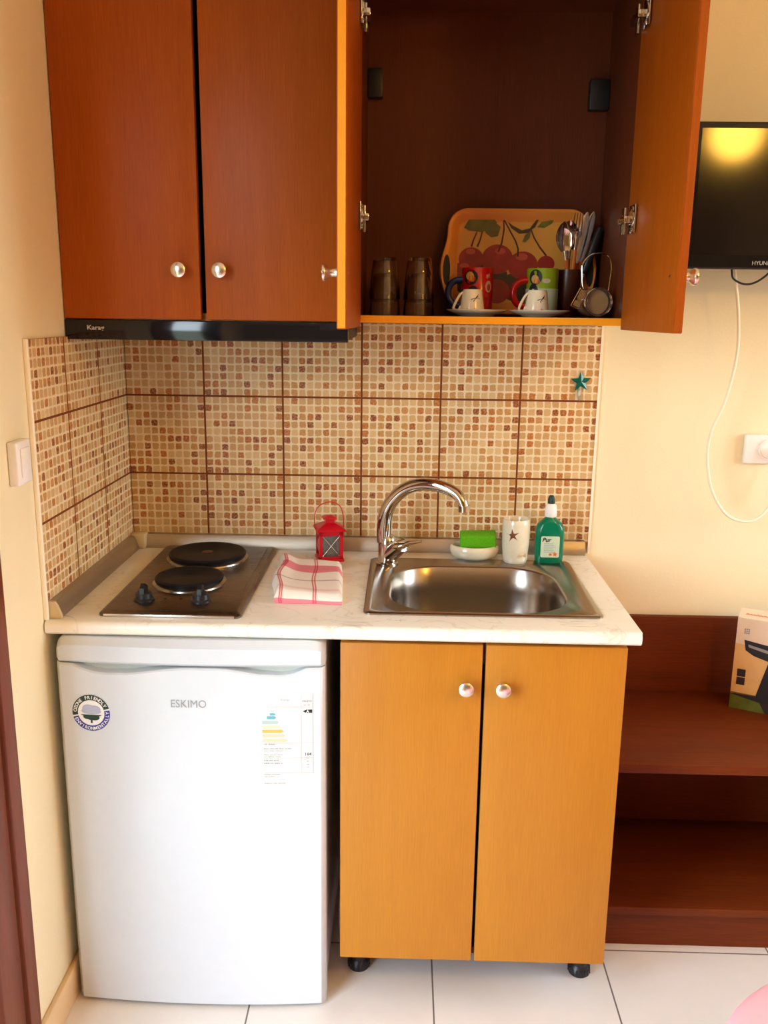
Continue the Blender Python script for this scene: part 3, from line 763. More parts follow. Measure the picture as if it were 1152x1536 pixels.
mb.prism([(cxr - 0.022, czr - 0.004), (cxr + 0.022, czr - 0.004), (cxr + 0.017, czr - 0.0068), (cxr - 0.017, czr - 0.0068)], fmap(), 0.0005, 0.0006)
for e in ((-0.007, -0.009, 0.010, 0.005), (0.006, -0.010, 0.011, 0.006), (0, -0.011, 0.009, 0.005)): mb.prism(ellipse(cxr + e[0], czr + e[1], e[2], e[3], 18), fmap(), 0.0005, 0.00065)
mb.prism([(cxr - 0.0016, czr - 0.010), (cxr + 0.0016, czr - 0.010), (cxr + 0.002, czr - 0.022), (cxr - 0.002, czr - 0.022)], fmap(), 0.0005, 0.00067)
mb.build('tree_print', M['ink_green'], stk, smooth=None)
# energy label
ex0, ex1, ez0, ez1 = 0.4345, 0.5375, 0.524, 0.7405
ec = 0.5145
lab = MB()
for k in range(6): lab.prism([(ex0 + (ex1 - ex0) * k / 6, ez0), (ex0 + (ex1 - ex0) * (k + 1) / 6, ez0), (ex0 + (ex1 - ex0) * (k + 1) / 6, ez1), (ex0 + (ex1 - ex0) * k / 6, ez1)], fmap(), -0.0005, -0.0001)
lab = lab.build('energy_label', M['paper'], dr, smooth=None, label='pale energy rating label')
def bar(x0, x1, z0, z1, tip=0.004): return [(x0, z0), (x1, z0), (x1 + tip, (z0 + z1) / 2), (x1, z1), (x0, z1)]
MB().prism(bar(0.452, 0.460, 0.693, 0.698), fmap(), 0, 0.0002).prism(bar(0.446, 0.461, 0.685, 0.6915), fmap(), 0, 0.0002).build('teal_bars', M['ink_teal'], lab, smooth=None)
MB().prism(bar(0.4365, 0.466, 0.674, 0.6815), fmap(), 0, 0.0002).build('mint_bar', M['ink_mint'], lab, smooth=None)
MB().prism(bar(0.4365, 0.470, 0.665, 0.671), fmap(), 0, 0.0002).build('lime_bar', M['ink_lime'], lab, smooth=None)
MB().prism(bar(0.4365, 0.475, 0.655, 0.662), fmap(), 0, 0.0002).build('amber_bar', M['ink_amber'], lab, smooth=None)
MB().prism(bar(0.4365, 0.479, 0.645, 0.652), fmap(), 0, 0.0002).prism(bar(0.4365, 0.483, 0.635, 0.642), fmap(), 0, 0.0002).build('peach_bars', M['ink_peach'], lab, smooth=None)
MB().prism([(0.5175, 0.7015), (0.5245, 0.705), (0.5365, 0.705), (0.5365, 0.698), (0.5245, 0.698)], fmap(), 0, 0.0002).build('rating_arrow', M['ink_black'], lab, smooth=None, label='black rating arrow with white A')
MB().text('A', 0.0085, fmap(0.5275, 0.6985), 0.0004, bold=0.02).build('rating_letter', M['ink_white'], lab, smooth=None)
mb = MB()
mb.text('ESKIMO', 0.0056, fmap(0.5265, 0.7215), 0.0003)
mb.build('maker_lettering', M['ink_dim'], lab, smooth=None)
MB().text('164', 0.0095, fmap(0.5275, 0.6045), 0.0003, bold=0.02).build('usage_number', M['ink_dim'], lab, smooth=None)
mb = MB()
mb.text('Energy', 0.0068, fmap(0.483, 0.7245), 0.0003)
def strokes(z_, hgt, x0_, words):
    x_ = x0_
    for w_ in words:
        k_ = 0
        while k_ < w_:
            q = 0.0011 + 0.0007 * random.random()
            mb.prism([(x_ + k_ * 0.0018, z_), (x_ + k_ * 0.0018 + q, z_), (x_ + k_ * 0.0018 + q + 0.0003, z_ + hgt * random.uniform(0.6, 1)), (x_ + k_ * 0.0018 + 0.0003, z_ + hgt * random.uniform(0.6, 1))], fmap(), 0, 0.0003)
            k_ += 1
        x_ += (w_ + 1) * 0.0018
for z_, hg, wd in ((0.6285, 0.0034, (4, 8)), (0.6190, 0.0026, (6, 9, 5, 8)), (0.6145, 0.0018, (5, 6, 9)), (0.6060, 0.0020, (6, 8, 5)), (0.6015, 0.0020, (4, 7, 6)), (0.5930, 0.0032, (5, 4, 6)), (0.5865, 0.0032, (6, 4, 6, 2)), (0.5620, 0.0020, (7, 10)), (0.5575, 0.0020, (4, 7)), (0.5420, 0.0022, (9, 5, 8))):
    strokes(z_, hg, 0.4385, wd)
for z_ in (0.5975, 0.5905, 0.5840, 0.5775): strokes(z_, 0.0026, 0.5245, (3,))
strokes(0.7140, 0.0030, 0.5195, (3, 3))
for x_ in (ec, 0.5385 - 0.0012): mb.prism([(x_, 0.566), (x_ + 0.0006, 0.566), (x_ + 0.0006, 0.739), (x_, 0.739)], fmap(), 0, 0.0002)
for z_ in (0.566, 0.599, 0.6135 + 0.019, 0.7105):
    for k in range(4):
        xa, xb = ex0 + 0.004 + 0.025 * k, ex0 + 0.004 + 0.025 * (k + 1); xb = min(xb, ex1)
        mb.prism([(xa, z_), (xb, z_), (xb, z_ + 0.0005), (xa, z_ + 0.0005)], fmap(), 0, 0.0002)
mb.build('pale_print', M['ink_pale'], lab, smooth=None)

# ------------------------------------------------------------------ knobs
def knob(parent, pos, axis, name='knob'):
    return MB().lathe([(0.009, 0), (0.0085, 0.003), (0.0072, 0.009), (0.0085, 0.016), (0.0135, 0.022), (0.0152, 0.025), (0.0150, 0.028), (0.011, 0.0308), (0.001, 0.0315)], pos, axis, 28).build(name, M['satin'], parent, smooth=50)

def door_panel(name, x0, x1, yf_, z0, z1, parent, th=0.018, mat=None):
    mb = MB().box(x0, x1, yf_, yf_ + th, z0, z1, 0.0025, 2)
    return mb.build(name, mat or M['wood'], parent)

# ------------------------------------------------------------------ sink cabinet
t = thing('sink_cabinet', 'orange wood two-door sink base cabinet beside the small white fridge', 'cabinet', (0.88, -0.3, 0))
cx0, cx1 = 0.592, 1.164
for a in (cx0, cx1 - 0.016): MB().box(a, a + 0.016, -0.553, -0.03, 0.109, CB - 0.001).build('side_panel', M['wood'], t)
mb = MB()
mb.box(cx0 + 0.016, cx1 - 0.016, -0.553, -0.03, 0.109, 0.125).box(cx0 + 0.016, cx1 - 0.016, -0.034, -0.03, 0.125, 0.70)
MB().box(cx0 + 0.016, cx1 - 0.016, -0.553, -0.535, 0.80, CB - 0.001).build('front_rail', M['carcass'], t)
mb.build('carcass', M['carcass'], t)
for (a, b_, kx) in ((0.5905, 0.8765, 0.8435), (0.8830, 1.1645, 0.9175)):
    dd = door_panel('door', a, b_, -0.573, 0.1055, 0.8375, t)
    knob(dd, (kx, -0.573, 0.7525), (0, -1, 0))
for lx in (cx0 + 0.035, cx1 - 0.027):
    for ly in (-0.468, -0.09):
        mb = MB().lathe([(0.024, 0.0), (0.025, 0.004), (0.024, 0.016), (0.018, 0.024), (0.0175, 0.080), (0.028, 0.092), (0.028, 0.109)], (lx, ly, 0), n=24)
        lg = mb.build('leg', M['black'], t, label='black adjustable plastic foot')
        mb = MB()
        for k in range(16):
            a = 2 * PI * k / 16; mb.cyl((lx + 0.0245 * math.cos(a), ly + 0.0245 * math.sin(a), 0.003), (lx + 0.0235 * math.cos(a), ly + 0.0235 * math.sin(a), 0.017), 0.002, n=6)
        mb.build('foot_grip', M['black'], lg)
o = MB().tube([(0.585, -0.40, 0.20), (0.585, -0.46, 0.118), (0.598, -0.520, 0.092), (0.630, -0.535, 0.086), (0.655, -0.520, 0.096), (0.668, -0.46, 0.102), (0.670, -0.38, 0.104)], 0.005, 10, sub=6).build('drain_hose', M['white_plastic'])
tag(o, 'white hose looping out under the sink cabinet next to its black foot', 'hose')

# ------------------------------------------------------------------ cooker hood
t = thing('cooker_hood', 'slim black cooker hood under the closed upper cabinet', 'cooker hood', (0.3, -0.2, 1.42))
MB().box(0.004, 0.590, -0.352, -0.012, 1.423, 1.4600, 0.002).build('housing', M['black'], t)
fp = MB().box(0.0015, 0.5915, -0.376, -0.354, 1.420, 1.4605, 0.002).build('front_panel', M['black_gloss'], t)
MB().text('Karag', 0.0125, lambda u, v, d_: (0.0478 + u, -0.3763 - d_, 1.4405 + v), 0.0003, align='LEFT', bold=0.02, squash=1.25).build('lettering', M['silver_ink'], fp, smooth=None, label='small silver lettering')
mb = MB()
for k in range(14): mb.box(0.06, 0.53, -0.33 + 0.02 * k, -0.318 + 0.02 * k, 1.4205, 1.4226)
mb.build('filter_grille', M['satin'], t)

# ------------------------------------------------------------------ upper cabinets
UB, UT = 1.461, 2.17
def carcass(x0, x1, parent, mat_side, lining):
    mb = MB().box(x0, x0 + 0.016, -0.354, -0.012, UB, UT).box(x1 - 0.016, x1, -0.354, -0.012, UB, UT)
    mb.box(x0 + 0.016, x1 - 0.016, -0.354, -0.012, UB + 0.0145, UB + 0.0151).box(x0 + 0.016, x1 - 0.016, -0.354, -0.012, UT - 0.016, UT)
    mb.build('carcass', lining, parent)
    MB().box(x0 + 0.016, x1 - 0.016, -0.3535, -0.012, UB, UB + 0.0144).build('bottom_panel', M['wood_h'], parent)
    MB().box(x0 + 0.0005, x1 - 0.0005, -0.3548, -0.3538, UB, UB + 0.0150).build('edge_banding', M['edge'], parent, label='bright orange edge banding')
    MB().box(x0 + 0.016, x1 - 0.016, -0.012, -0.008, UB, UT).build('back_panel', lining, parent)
t = thing('closed_wall_cabinet', 'closed two-door brown wood wall cabinet above the cooker hood', 'cabinet', (0.3, -0.2, UB))
carcass(0.004, 0.594, t, M['wood'], M['carcass'])
for (a, b_, kx) in ((0.002, 0.2875, 0.2495), (0.2985, 0.592, 0.3325)):
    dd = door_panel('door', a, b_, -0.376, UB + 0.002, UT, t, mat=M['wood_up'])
    knob(dd, (kx, -0.376, 1.5615), (0, -1, 0))

t = thing('open_wall_cabinet', 'open wall cabinet with both doors swung out above the sink', 'cabinet', (0.88, -0.2, UB))
carcass(0.597, 1.186, t, M['wood'], M['carcass'])
for bx0, bx1, bz0, bz1 in ((0.6135, 0.6485, 1.966, 2.028), (1.124, 1.1695, 1.942, 2.008)):
    MB().box(bx0, bx1, -0.040, -0.0125, bz0, bz1, 0.003).build('hanging_bracket', M['black'], t, label='black hanging bracket')
def hinge(parent, hx, hy, hz, s, wall_x):
    """cup hinge on the inner face of an opened door; s=+1 when the inside lies to +x"""
    mb = MB()
    mb.box(*sorted((hx, hx + s * 0.0035)), hy - 0.030, hy + 0.016, hz - 0.027, hz + 0.027, 0.001)
    mb.cyl((hx - 0, hy - 0.010, hz), (hx + s * 0.006, hy - 0.010, hz), 0.017, n=20)
    h_ = mb.build('hinge', M['chrome'], parent, label='chrome cup hinge')
    mb = MB()
    mb.box(*sorted((hx + s * 0.003, hx + s * 0.018)), hy - 0.004, hy + 0.060, hz - 0.007, hz + 0.007, 0.002)
    mb.box(*sorted((hx + s * 0.004, hx + s * 0.010)), hy + 0.030, hy + 0.052, hz - 0.026, hz + 0.026, 0.001)
    mb.cyl((hx + s * 0.0035, hy - 0.012, hz + 0.020), (hx + s * 0.006, hy - 0.012, hz + 0.020), 0.004, n=10)
    mb.cyl((hx + s * 0.0035, hy - 0.012, hz - 0.020), (hx + s * 0.006, hy - 0.012, hz - 0.020), 0.004, n=10)
    mb.build('hinge_arm', M['chrome'], h_)
def open_door(hx, s, ang, label):
    """door hinged at (hx,-.357); local x runs from hinge outwards to the room after turning"""
    L = 0.289
    e = bpy.data.objects.new('door', None)
    # build directly in world space, turned by ang about the hinge line
    c_, s_ = math.cos(ang), math.sin(ang)
    def T(a, b_, z):   # a: along door away from the hinge (towards -y), b: across thickness towards outside
        return (hx + s * (a * s_ + b_ * c_), -0.358 - a * c_ + b_ * s_, z)
    bpy.data.objects.remove(e)
    mb = MB(); mb.box(0, L, 0, 0.018, UB - 0.008, UT, 0.0022)
    for v in mb.bm.verts: v.co = V(T(*v.co))
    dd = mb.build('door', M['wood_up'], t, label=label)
    mb = MB(); mb.box(L - 0.0004, L + 0.0012, 0.0022, 0.0158, UB - 0.006, UT - 0.002)
    for v in mb.bm.verts: v.co = V(T(*v.co))
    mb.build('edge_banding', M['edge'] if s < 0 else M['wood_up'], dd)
    k0 = V(T(L - 0.033, 0.018, 1.551)); out = (V(T(0, 1, 0)) - V(T(0, 0, 0))).normalized()
    knob(dd, k0, out)
    MB().lathe([(0.003, 0), (0.003, 0.001), (0.001, 0.0014)], V(T(L - 0.033, 0, 1.551)), -out, 10).build('screw_head', M['satin'], dd)
    for hz in (1.668, 2.040):
        q = V(T(0.028, 0, hz)); hinge(dd, q.x, q.y, hz, -s, 0)
    return dd
# T's outside is +x for the right door (s=1) and -x for the left one (s=-1)
open_door(0.6165, -1, math.radians(2.0), 'open door edge-on with its knob towards the closed cabinet')
open_door(1.1545, 1, math.radians(4.6), 'open door showing its inner face')

# ------------------------------------------------------------------ things in the open cabinet
SZ = UB + 0.0152
def drinking_glass(label, loc):
    t = thing('drinking_glass', label, 'glass', loc, group='glasses stacked in the open cabinet')
    prof = [(0.0345, 0.0), (0.0352, 0.001), (0.030, 0.060), (0.0262, 0.088), (0.024, 0.090), (0.002, 0.089), (0.002, 0.083), (0.0225, 0.082), (0.0285, 0.058), (0.0328, 0.001)]
    MB().lathe(prof, n=28).build('bowl', M['tumbler_glass'], t, local=True, smooth=45)
    return t
gA = drinking_glass('upside-down glass on the shelf next to the opened cabinet door, lower of its stack', (0.6625, -0.205, SZ))
dup(gA, (0.6625, -0.205, SZ + 0.034), 'upside-down glass capping the stack next to the opened cabinet door')
dup(gA, (0.7385, -0.205, SZ), 'upside-down glass on the shelf nearer the cherry tray, lower of its stack')
dup(gA, (0.7385, -0.205, SZ + 0.034), 'upside-down glass capping the stack nearer the cherry tray')

# tray leaning on the back panel
TW, TH = 0.338, 0.248
tilt = math.radians(-8)
t = thing('serving_tray', 'orange serving tray printed with red cherries leaning at the back of the open cabinet', 'tray', (0.974, -0.062, SZ + 0.001), (tilt, 0, 0))
def tray_outline(inset, n=14):
    pts = rrect(-TW / 2 + inset, TW / 2 - inset, inset, TH - inset, max(0.012, 0.050 - inset), n)
    out = []
    # densify and bulge the two ends into ears
    m = len(pts)
    for i in range(m):
        a, b_ = V(pts[i]), V(pts[(i + 1) % m]); k = max(1, int((b_ - a).length / 0.012))
        for j in range(k): out.append(a.lerp(b_, j / k))
    res = []
    for p in out:
        x, v_ = p
        if abs(x) > TW / 2 - inset - 0.03:
            q = max(0, 1 - ((v_ - 0.105) / 0.085) ** 2); x += math.copysign(0.017 * q * q * max(0, 1 - inset / 0.03), x) * (1 if abs(x) > TW / 2 - inset - 0.012 else 0.5)
        res.append((x, v_))
    return res
def tl(u, v, d_): return (u, -d_, v)
mb = MB()
lv_ = [(0.004, 0.0), (0.0, 0.012), (0.002, 0.018), (0.006, 0.0185), (0.012, 0.016), (0.024, 0.0065), (0.030, 0.004)]
rings_ = [[tl(x, z, d_) for x, z in tray_outline(i_)] for i_, d_ in lv_]
n_ = min(len(r) for r in rings_)
# outlines differ in count by inset: resample each to the same number of points
def resample(pts, n):
    P = [V(p) for p in pts]; P.append(P[0]); L = [0]
    for a, b_ in zip(P, P[1:]): L.append(L[-1] + (b_ - a).length)
    out = []; j = 0
    for k in range(n):
        s = L[-1] * k / n
        while L[j + 1] < s: j += 1
        out.append(P[j].lerp(P[j + 1], (s - L[j]) / max(1e-9, L[j + 1] - L[j])))
    return out
rings_ = [resample(r, 120) for r in rings_]
mb.rings(rings_)
mb.build('tray_body', M['tray'], t, local=True, smooth=50)
def pu(px, py): return ((px - 779.0) / 641.0, (468.0 - py) / 641.0 * 1.005)
fl = tray_outline(0.030)
MB().prism(fl, lambda u, v, d_: tl(u, v, 0.0042 + d_), 0, 0.0004).build('printed_floor', M['tray_floor'], t, local=True, smooth=None, label='yellow printed tray floor')
def decal(name, polys, mat, lev, parent=None):
    for k, p in enumerate(polys):
        MB().prism(p, lambda u, v, d_: tl(u, v, 0.0047 + lev * 0.00025 + k * 0.00004 + d_), 0, 0.0002).build(name, mat, t, local=True, smooth=None)
def pp(l): return [pu(*q) for q in l]
def ce(px, py, r, sq=0.92): c = pu(px, py); return ellipse(c[0], c[1], r / 641, r * sq / 641, 26)
decal('cherry_shade', [ce(738, 410, 26), ce(700, 415, 22), ce(778, 425, 24), ce(822, 412, 18)], M['leaf_d'], 0)
decal('cherry_print', [ce(708, 384, 19), ce(696, 402, 15), ce(748, 384, 24), ce(787, 393, 23), ce(822, 390, 13), ce(748, 432, 20)], M['cherry'], 1)
decal('cherry_highlight', [ce(752, 372, 8, 0.6), ce(785, 380, 9, 0.6), ce(707, 373, 7, 0.6), ce(698, 394, 7, 0.5)], M['cherry_hi'], 3)
stems = [[(749, 373), (754, 360), (757, 340), (756, 324)], [(779, 380), (779, 368), (775, 357), (765, 340), (756, 324)], [(708, 366), (711, 356), (716, 344)], [(717, 366), (721, 356), (725, 340)], [(822, 378), (812, 366), (803, 352), (798, 340)]]
decal('stem_print', [ribbon(pp(s_), 0.0042, 0.003) for s_ in stems], M['stem'], 4)
decal('leaf_print', [pp([(696, 338), (703, 326), (722, 321), (740, 322), (746, 330), (740, 340), (722, 344), (704, 342)]), pp([(722, 330), (738, 326), (752, 336), (748, 350), (738, 352), (730, 346)]), pp([(807, 336), (814, 328), (826, 326), (833, 321), (830, 330), (818, 337)]), pp([(785, 358), (789, 348), (798, 341), (796, 352), (790, 358)])], M['leaf'], 5)
decal('dark_leaf_print', [pp([(762, 328), (770, 334), (784, 341), (796, 338), (805, 326), (811, 313), (810, 324), (804, 336), (793, 345), (780, 346), (768, 338)])], M['leaf_d'], 6)
for s_ in (-1, 1):
    MB().prism(ellipse(s_ * (TW / 2 + 0.000), 0.103, 0.0085, 0.036, 22), lambda u, v, d_: tl(u, v, 0.0145 + d_), 0, 0.0045).build('slot_dark_disc', M['ink_black'], t, local=True, smooth=None, label='black disc painted as the dark of the tray handle hole')  # no opening here: shade inside the handle hole painted as a black disc

# mugs
def mug(label, loc, body, lower, hm, seed):
    t = thing('painted_mug', label, 'mug', loc)
    H_, R_ = 0.108, 0.0365
    MB().lathe([(0.030, 0), (0.0355, 0.003), (R_, 0.012), (R_, H_ - 0.002), (R_ - 0.0015, H_), (R_ - 0.004, H_ - 0.003), (R_ - 0.0045, 0.010), (0.002, 0.008)], n=40).build('cup', body, t, local=True, smooth=50)
    if lower:
        MB().lathe([(R_ + 0.0001, 0.014), (R_ + 0.0006, 0.015), (R_ + 0.0006, 0.062), (R_ + 0.0001, 0.063)], n=40, cap0=False, cap1=False).build('glaze_band', lower, t, local=True, label='pale lower band')
    pts = [(-R_ + 0.004 - 0.034 * math.sin(PI * k / 10) ** 0.7 if 0 < k < 10 else -R_ + 0.004, -0.006, 0.052 + 0.029 * math.cos(PI * k / 10)) for k in range(11)]
    MB().tube(pts, 0.0078, 12, sub=3).build('handle', hm, t, local=True, smooth=60)
    cm = cyl_map(R_ + 0.0006)
    def patch(nm, polys, mat):
        mb = MB()
        for k, p in enumerate(polys): mb.prism(p, cm, 0.0001 + 0.0001 * k, 0.0004 + 0.0001 * k)
        mb.build(nm, mat, t, local=True, smooth=None)
    patch('dark_motif', [ellipse(-0.018, 0.086, 0.017, 0.017, 18), ellipse(-0.012, 0.052, 0.013, 0.016, 18)] if seed == 0 else [ellipse(-0.022, 0.088, 0.016, 0.017, 18), ellipse(-0.026, 0.056, 0.012, 0.018, 18)], M['ink_black'])
    patch('amber_motif', [ellipse(-0.020, 0.089, 0.010, 0.009, 14)] if seed == 0 else [ellipse(-0.023, 0.084, 0.009, 0.009, 14)], M['ink_amber'])
    patch('orange_motif', [ellipse(-0.015, 0.083, 0.008, 0.007, 14)] if seed == 0 else [ellipse(-0.018, 0.079, 0.007, 0.006, 14)], M['ink_orange'])
    patch('pale_motif', [ellipse(0.026, 0.066, 0.009, 0.013, 16), ellipse(0.021, 0.088, 0.002, 0.005, 10), ellipse(0.026, 0.090, 0.002, 0.005, 10)] if seed == 0 else [ellipse(0.004, 0.080, 0.010, 0.005, 16)], M['ink_peach'])
    if seed == 0: patch('red_motif', [ellipse(0.027, 0.064, 0.005, 0.008, 14), ellipse(0.022, 0.046, 0.005, 0.005, 12)], M['ink_red'])
    return t
mug('red mug with a round blue handle standing before the cherry tray', (0.8735, -0.125, SZ), M['red_glaze'], None, M['blue_glaze'], 0)
mug('lime green mug with a round red handle standing before the cherry tray', (1.0235, -0.125, SZ), M['green_glaze'], M['sage'], M['red_glaze'], 1)

# saucers with cups turned upside down
def saucer(label, loc):
    o = MB().lathe([(0.035, 0), (0.037, 0.002), (0.050, 0.006), (0.0655, 0.0130), (0.0660, 0.0145), (0.0645, 0.0150), (0.048, 0.0085), (0.034, 0.0050), (0.002, 0.0045)], loc, n=48)
    o = o.build('saucer', M['ceramic'], smooth=50); return tag(o, label, 'saucer', 'saucers in the open cabinet')
saucer('white saucer under the small cup before the red mug', (0.8635, -0.268, SZ)); saucer('white saucer under the small cup before the green mug', (0.9990, -0.268, SZ))
def espresso(label, loc):
    t = thing('espresso_cup', label, 'cup', loc, group='upside-down cups in the open cabinet')
    MB().lathe([(0.0275, 0), (0.0278, 0.0012), (0.0262, 0.012), (0.0215, 0.048), (0.0195, 0.0515), (0.016, 0.052), (0.0155, 0.050), (0.002, 0.0495)], n=36).build('cup', M['ceramic'], t, local=True, smooth=45)
    MB().tube([(-0.0195, -0.004, 0.045), (-0.027, -0.006, 0.040), (-0.036, -0.007, 0.024), (-0.040, -0.007, 0.012), (-0.036, -0.007, 0.005), (-0.030, -0.006, 0.006), (-0.025, -0.004, 0.016)], 0.0028, 10, sub=4).build('handle', M['ceramic'], t, local=True, smooth=60)
    def cone(u, v, d_):
        r = 0.0275 - (0.0065 / 0.050) * v + d_; a = -PI / 2 + u / 0.025; return (r * math.cos(a), r * math.sin(a), v)
    mb = MB()
    for s_ in ([(0.001, 0.026), (0.005, 0.031), (0.010, 0.036), (0.013, 0.041)], [(-0.005, 0.030), (0.001, 0.032), (0.008, 0.034), (0.017, 0.032)]): mb.prism(ribbon(s_, 0.0016, 0.0007), cone, 0.0004, 0.0008)
    mb.prism(ellipse(0.009, 0.0355, 0.0042, 0.0014, 10, 0.8), cone, 0.0004, 0.0009)
    mb.build('twig_print', M['ink_black'], t, local=True, smooth=None)
    MB().prism(star(0.004, 0.009, 0.0050, 0.0018, 0.4), cone, 0.0004, 0.0008).prism(star(-0.010, 0.008, 0.0042, 0.0016, 0.9), cone, 0.0004, 0.0008).build('flower_print', M['ink_red'], t, local=True, smooth=None)
    return t
e1 = espresso('small white upside-down cup with twig print before the red mug', (0.8530, -0.272, SZ + 0.0050))
dup(e1, (0.9920, -0.272, SZ + 0.0050), 'small white upside-down cup with twig print before the green mug', 0.12)

# cutlery pot and its contents
px_, py_ = 1.0890, -0.098
t = thing('cutlery_pot', 'dark brown cutlery pot behind the glass jar in the open cabinet', 'pot', (px_, py_, SZ))
MB().lathe([(0.023, 0), (0.0245, 0.002), (0.0285, 0.105), (0.0285, 0.107), (0.0265, 0.107), (0.0225, 0.006), (0.002, 0.005)], n=32).build('pot_body', M['brown_holder'], t, local=True, smooth=45)
def stick(name, label, cat, base, tip, head, mats, grp=None):
    """a utensil standing in the pot: handle from base to where the head begins, head towards tip"""
    b_, e_ = V(base), V(tip); ax_ = (e_ - b_); L = ax_.length
    t = bpy.data.objects.new(name, None); COL.objects.link(t); t.location = b_
    t.rotation_euler = V((0, 0, 1)).rotation_difference(ax_.normalized()).to_euler()
    tag(t, label, cat, grp)
    hm, bm_ = mats
    def loft(prof, nm, mat):
        rs = []
        for z, w_, th, dy in prof: rs.append([(w_ * math.cos(a), dy + th * math.sin(a), z) for a in [2 * PI * i / 14 for i in range(14)]])
        MB().rings(rs).build(nm, mat, t, local=True, smooth=60)
    if head == 'spoon':
        loft([(0, 0.006, 0.003, 0), (0.02, 0.0065, 0.0035, 0), (L - 0.085, 0.0045, 0.003, 0)], 'handle', hm)
        loft([(L - 0.086, 0.004, 0.002, 0), (L - 0.064, 0.006, 0.002, 0.001)], 'neck', bm_)
        mb = MB(); outer, inner = [], []
        for k in range(13):
            s = k / 12; z = L - 0.066 + 0.066 * s; w_ = 0.0205 * math.sin(PI * min(1, 0.10 + 0.90 * s)) ** 0.62 + 0.0005
            dp = 0.009 * math.sin(PI * (0.08 + 0.92 * s))
            row_o = [(w_ * math.cos(a), 0.001 + dp * math.sin(a), z) for a in [PI * i / 10 for i in range(11)]]
            outer.append(row_o + [(x * 0.94, y * 0.84 - 0.0006, zz) for x, y, zz in row_o[::-1]])
        mb.rings(outer).build('bowl', bm_, t, local=True, smooth=60)
    elif head == 'fork':
        loft([(0, 0.006, 0.003, 0), (0.02, 0.0065, 0.0035, 0), (L - 0.080, 0.0042, 0.003, 0)], 'handle', hm)
        loft([(L - 0.081, 0.004, 0.002, 0), (L - 0.056, 0.0055, 0.0016, 0.002), (L - 0.048, 0.0115, 0.0014, 0.004), (L - 0.040, 0.0125, 0.0013, 0.004)], 'neck', bm_)
        mb = MB()
        for q in (-1.5, -0.5, 0.5, 1.5): mb.tube([(q * 0.0066, 0.004, L - 0.042), (q * 0.0066, 0.0035, L - 0.02), (q * 0.0060, 0.0005, L)], [0.0017, 0.0008], 7)
        mb.build('tines', bm_, t, local=True)
    elif head == 'knife':
        loft([(0, 0.007, 0.004, 0), (0.02, 0.0075, 0.004, 0), (L - 0.115, 0.0065, 0.0035, 0)], 'handle', hm)
        loft([(L - 0.116, 0.004, 0.002, 0), (L - 0.100, 0.0085, 0.0008, 0), (L - 0.04, 0.0090, 0.0007, 0), (L - 0.012, 0.0070, 0.0006, 0), (L, 0.0015, 0.0004, 0)], 'blade', bm_)
    else:
        loft([(0, 0.004, 0.0015, 0), (L - 0.11, 0.0045, 0.0018, 0)], 'shaft', bm_)
        loft([(L - 0.112, 0.006, 0.005, 0), (L - 0.10, 0.0085, 0.006, 0), (L - 0.05, 0.0095, 0.0065, 0), (L - 0.006, 0.0085, 0.006, 0), (L, 0.004, 0.003, 0)], 'grip', hm)
    return t
zb = SZ + 0.008
G_ = 'cutlery standing in the brown pot'
stick('table_spoon', 'big shiny spoon in front of the others in the cutlery pot', 'spoon', (1.094, -0.098, zb), (1.0665, -0.128, 1.688), 'spoon', (M['handle_wood'], M['chrome']), G_)
stick('table_spoon', 'shiny spoon tucked behind the big spoon in the cutlery pot', 'spoon', (1.085, -0.092, zb), (1.084, -0.108, 1.694), 'spoon', (M['handle_wood'], M['chrome']), G_)
stick('fork', 'steel fork with orange handle beside the spoons in the cutlery pot', 'fork', (1.090, -0.105, zb), (1.1015, -0.114, 1.708), 'fork', (M['handle_wood'], M['chrome']), G_)
stick('table_knife', 'table knife between the fork and the paler knife in the cutlery pot', 'knife', (1.083, -0.096, zb), (1.1235, -0.098, 1.712), 'knife', (M['handle_wood'], M['satin']), G_)
stick('table_knife', 'paler table knife next to the black grip in the cutlery pot', 'knife', (1.087, -0.087, zb), (1.1395, -0.090, 1.714), 'knife', (M['handle_wood'], M['chrome']), G_)
stick('kitchen_utensil', 'utensil with a thick black grip leaning by the cabinet side', 'utensil', (1.0955, -0.088, zb), (1.1585, -0.083, 1.682), 'grip', (M['black'], M['satin']), G_)
# clip-top jar lying on its side
jc = V((1.1290, -0.250, SZ + 0.0335))
jax = V((0.10, -0.98, 0.02)).normalized()
t = thing('clip_top_jar', 'clip-top glass jar lying on its side near the open cabinet wall', 'jar', (jc.x, jc.y + 0.05, SZ))
q0 = jc - jax * -0.0
jar_back = jc - jax * 0.085
MB().lathe([(0.020, 0), (0.028, 0.003), (0.0325, 0.012), (0.0325, 0.066), (0.029, 0.076), (0.028, 0.080), (0.0255, 0.080), (0.0265, 0.074), (0.0295, 0.064), (0.0295, 0.014), (0.019, 0.005), (0.002, 0.004)], jar_back, jax, 36).build('jar_body', M['glass'], t, smooth=45)
MB().lathe([(0.0245, 0.006), (0.0285, 0.014), (0.0285, 0.064), (0.0260, 0.073), (0.002, 0.0735)], jar_back, jax, 30).build('contents', M['beige_fill'], t, label='beige contents')
ld = MB().lathe([(0.029, 0.0805), (0.0305, 0.082), (0.0305, 0.086), (0.027, 0.090), (0.022, 0.0912), (0.002, 0.0912)], jar_back, jax, 36).build('lid', M['glass'], t, smooth=45)
rn = []
sx_ = V((1, 0, 0)) - jax * jax.x; sx_.normalize(); uz_ = sx_.cross(jax)
if uz_.z < 0: uz_ = -uz_
ringp = lambda a, r, d_: jar_back + jax * d_ + (sx_ * math.cos(a) + uz_ * math.sin(a)) * r
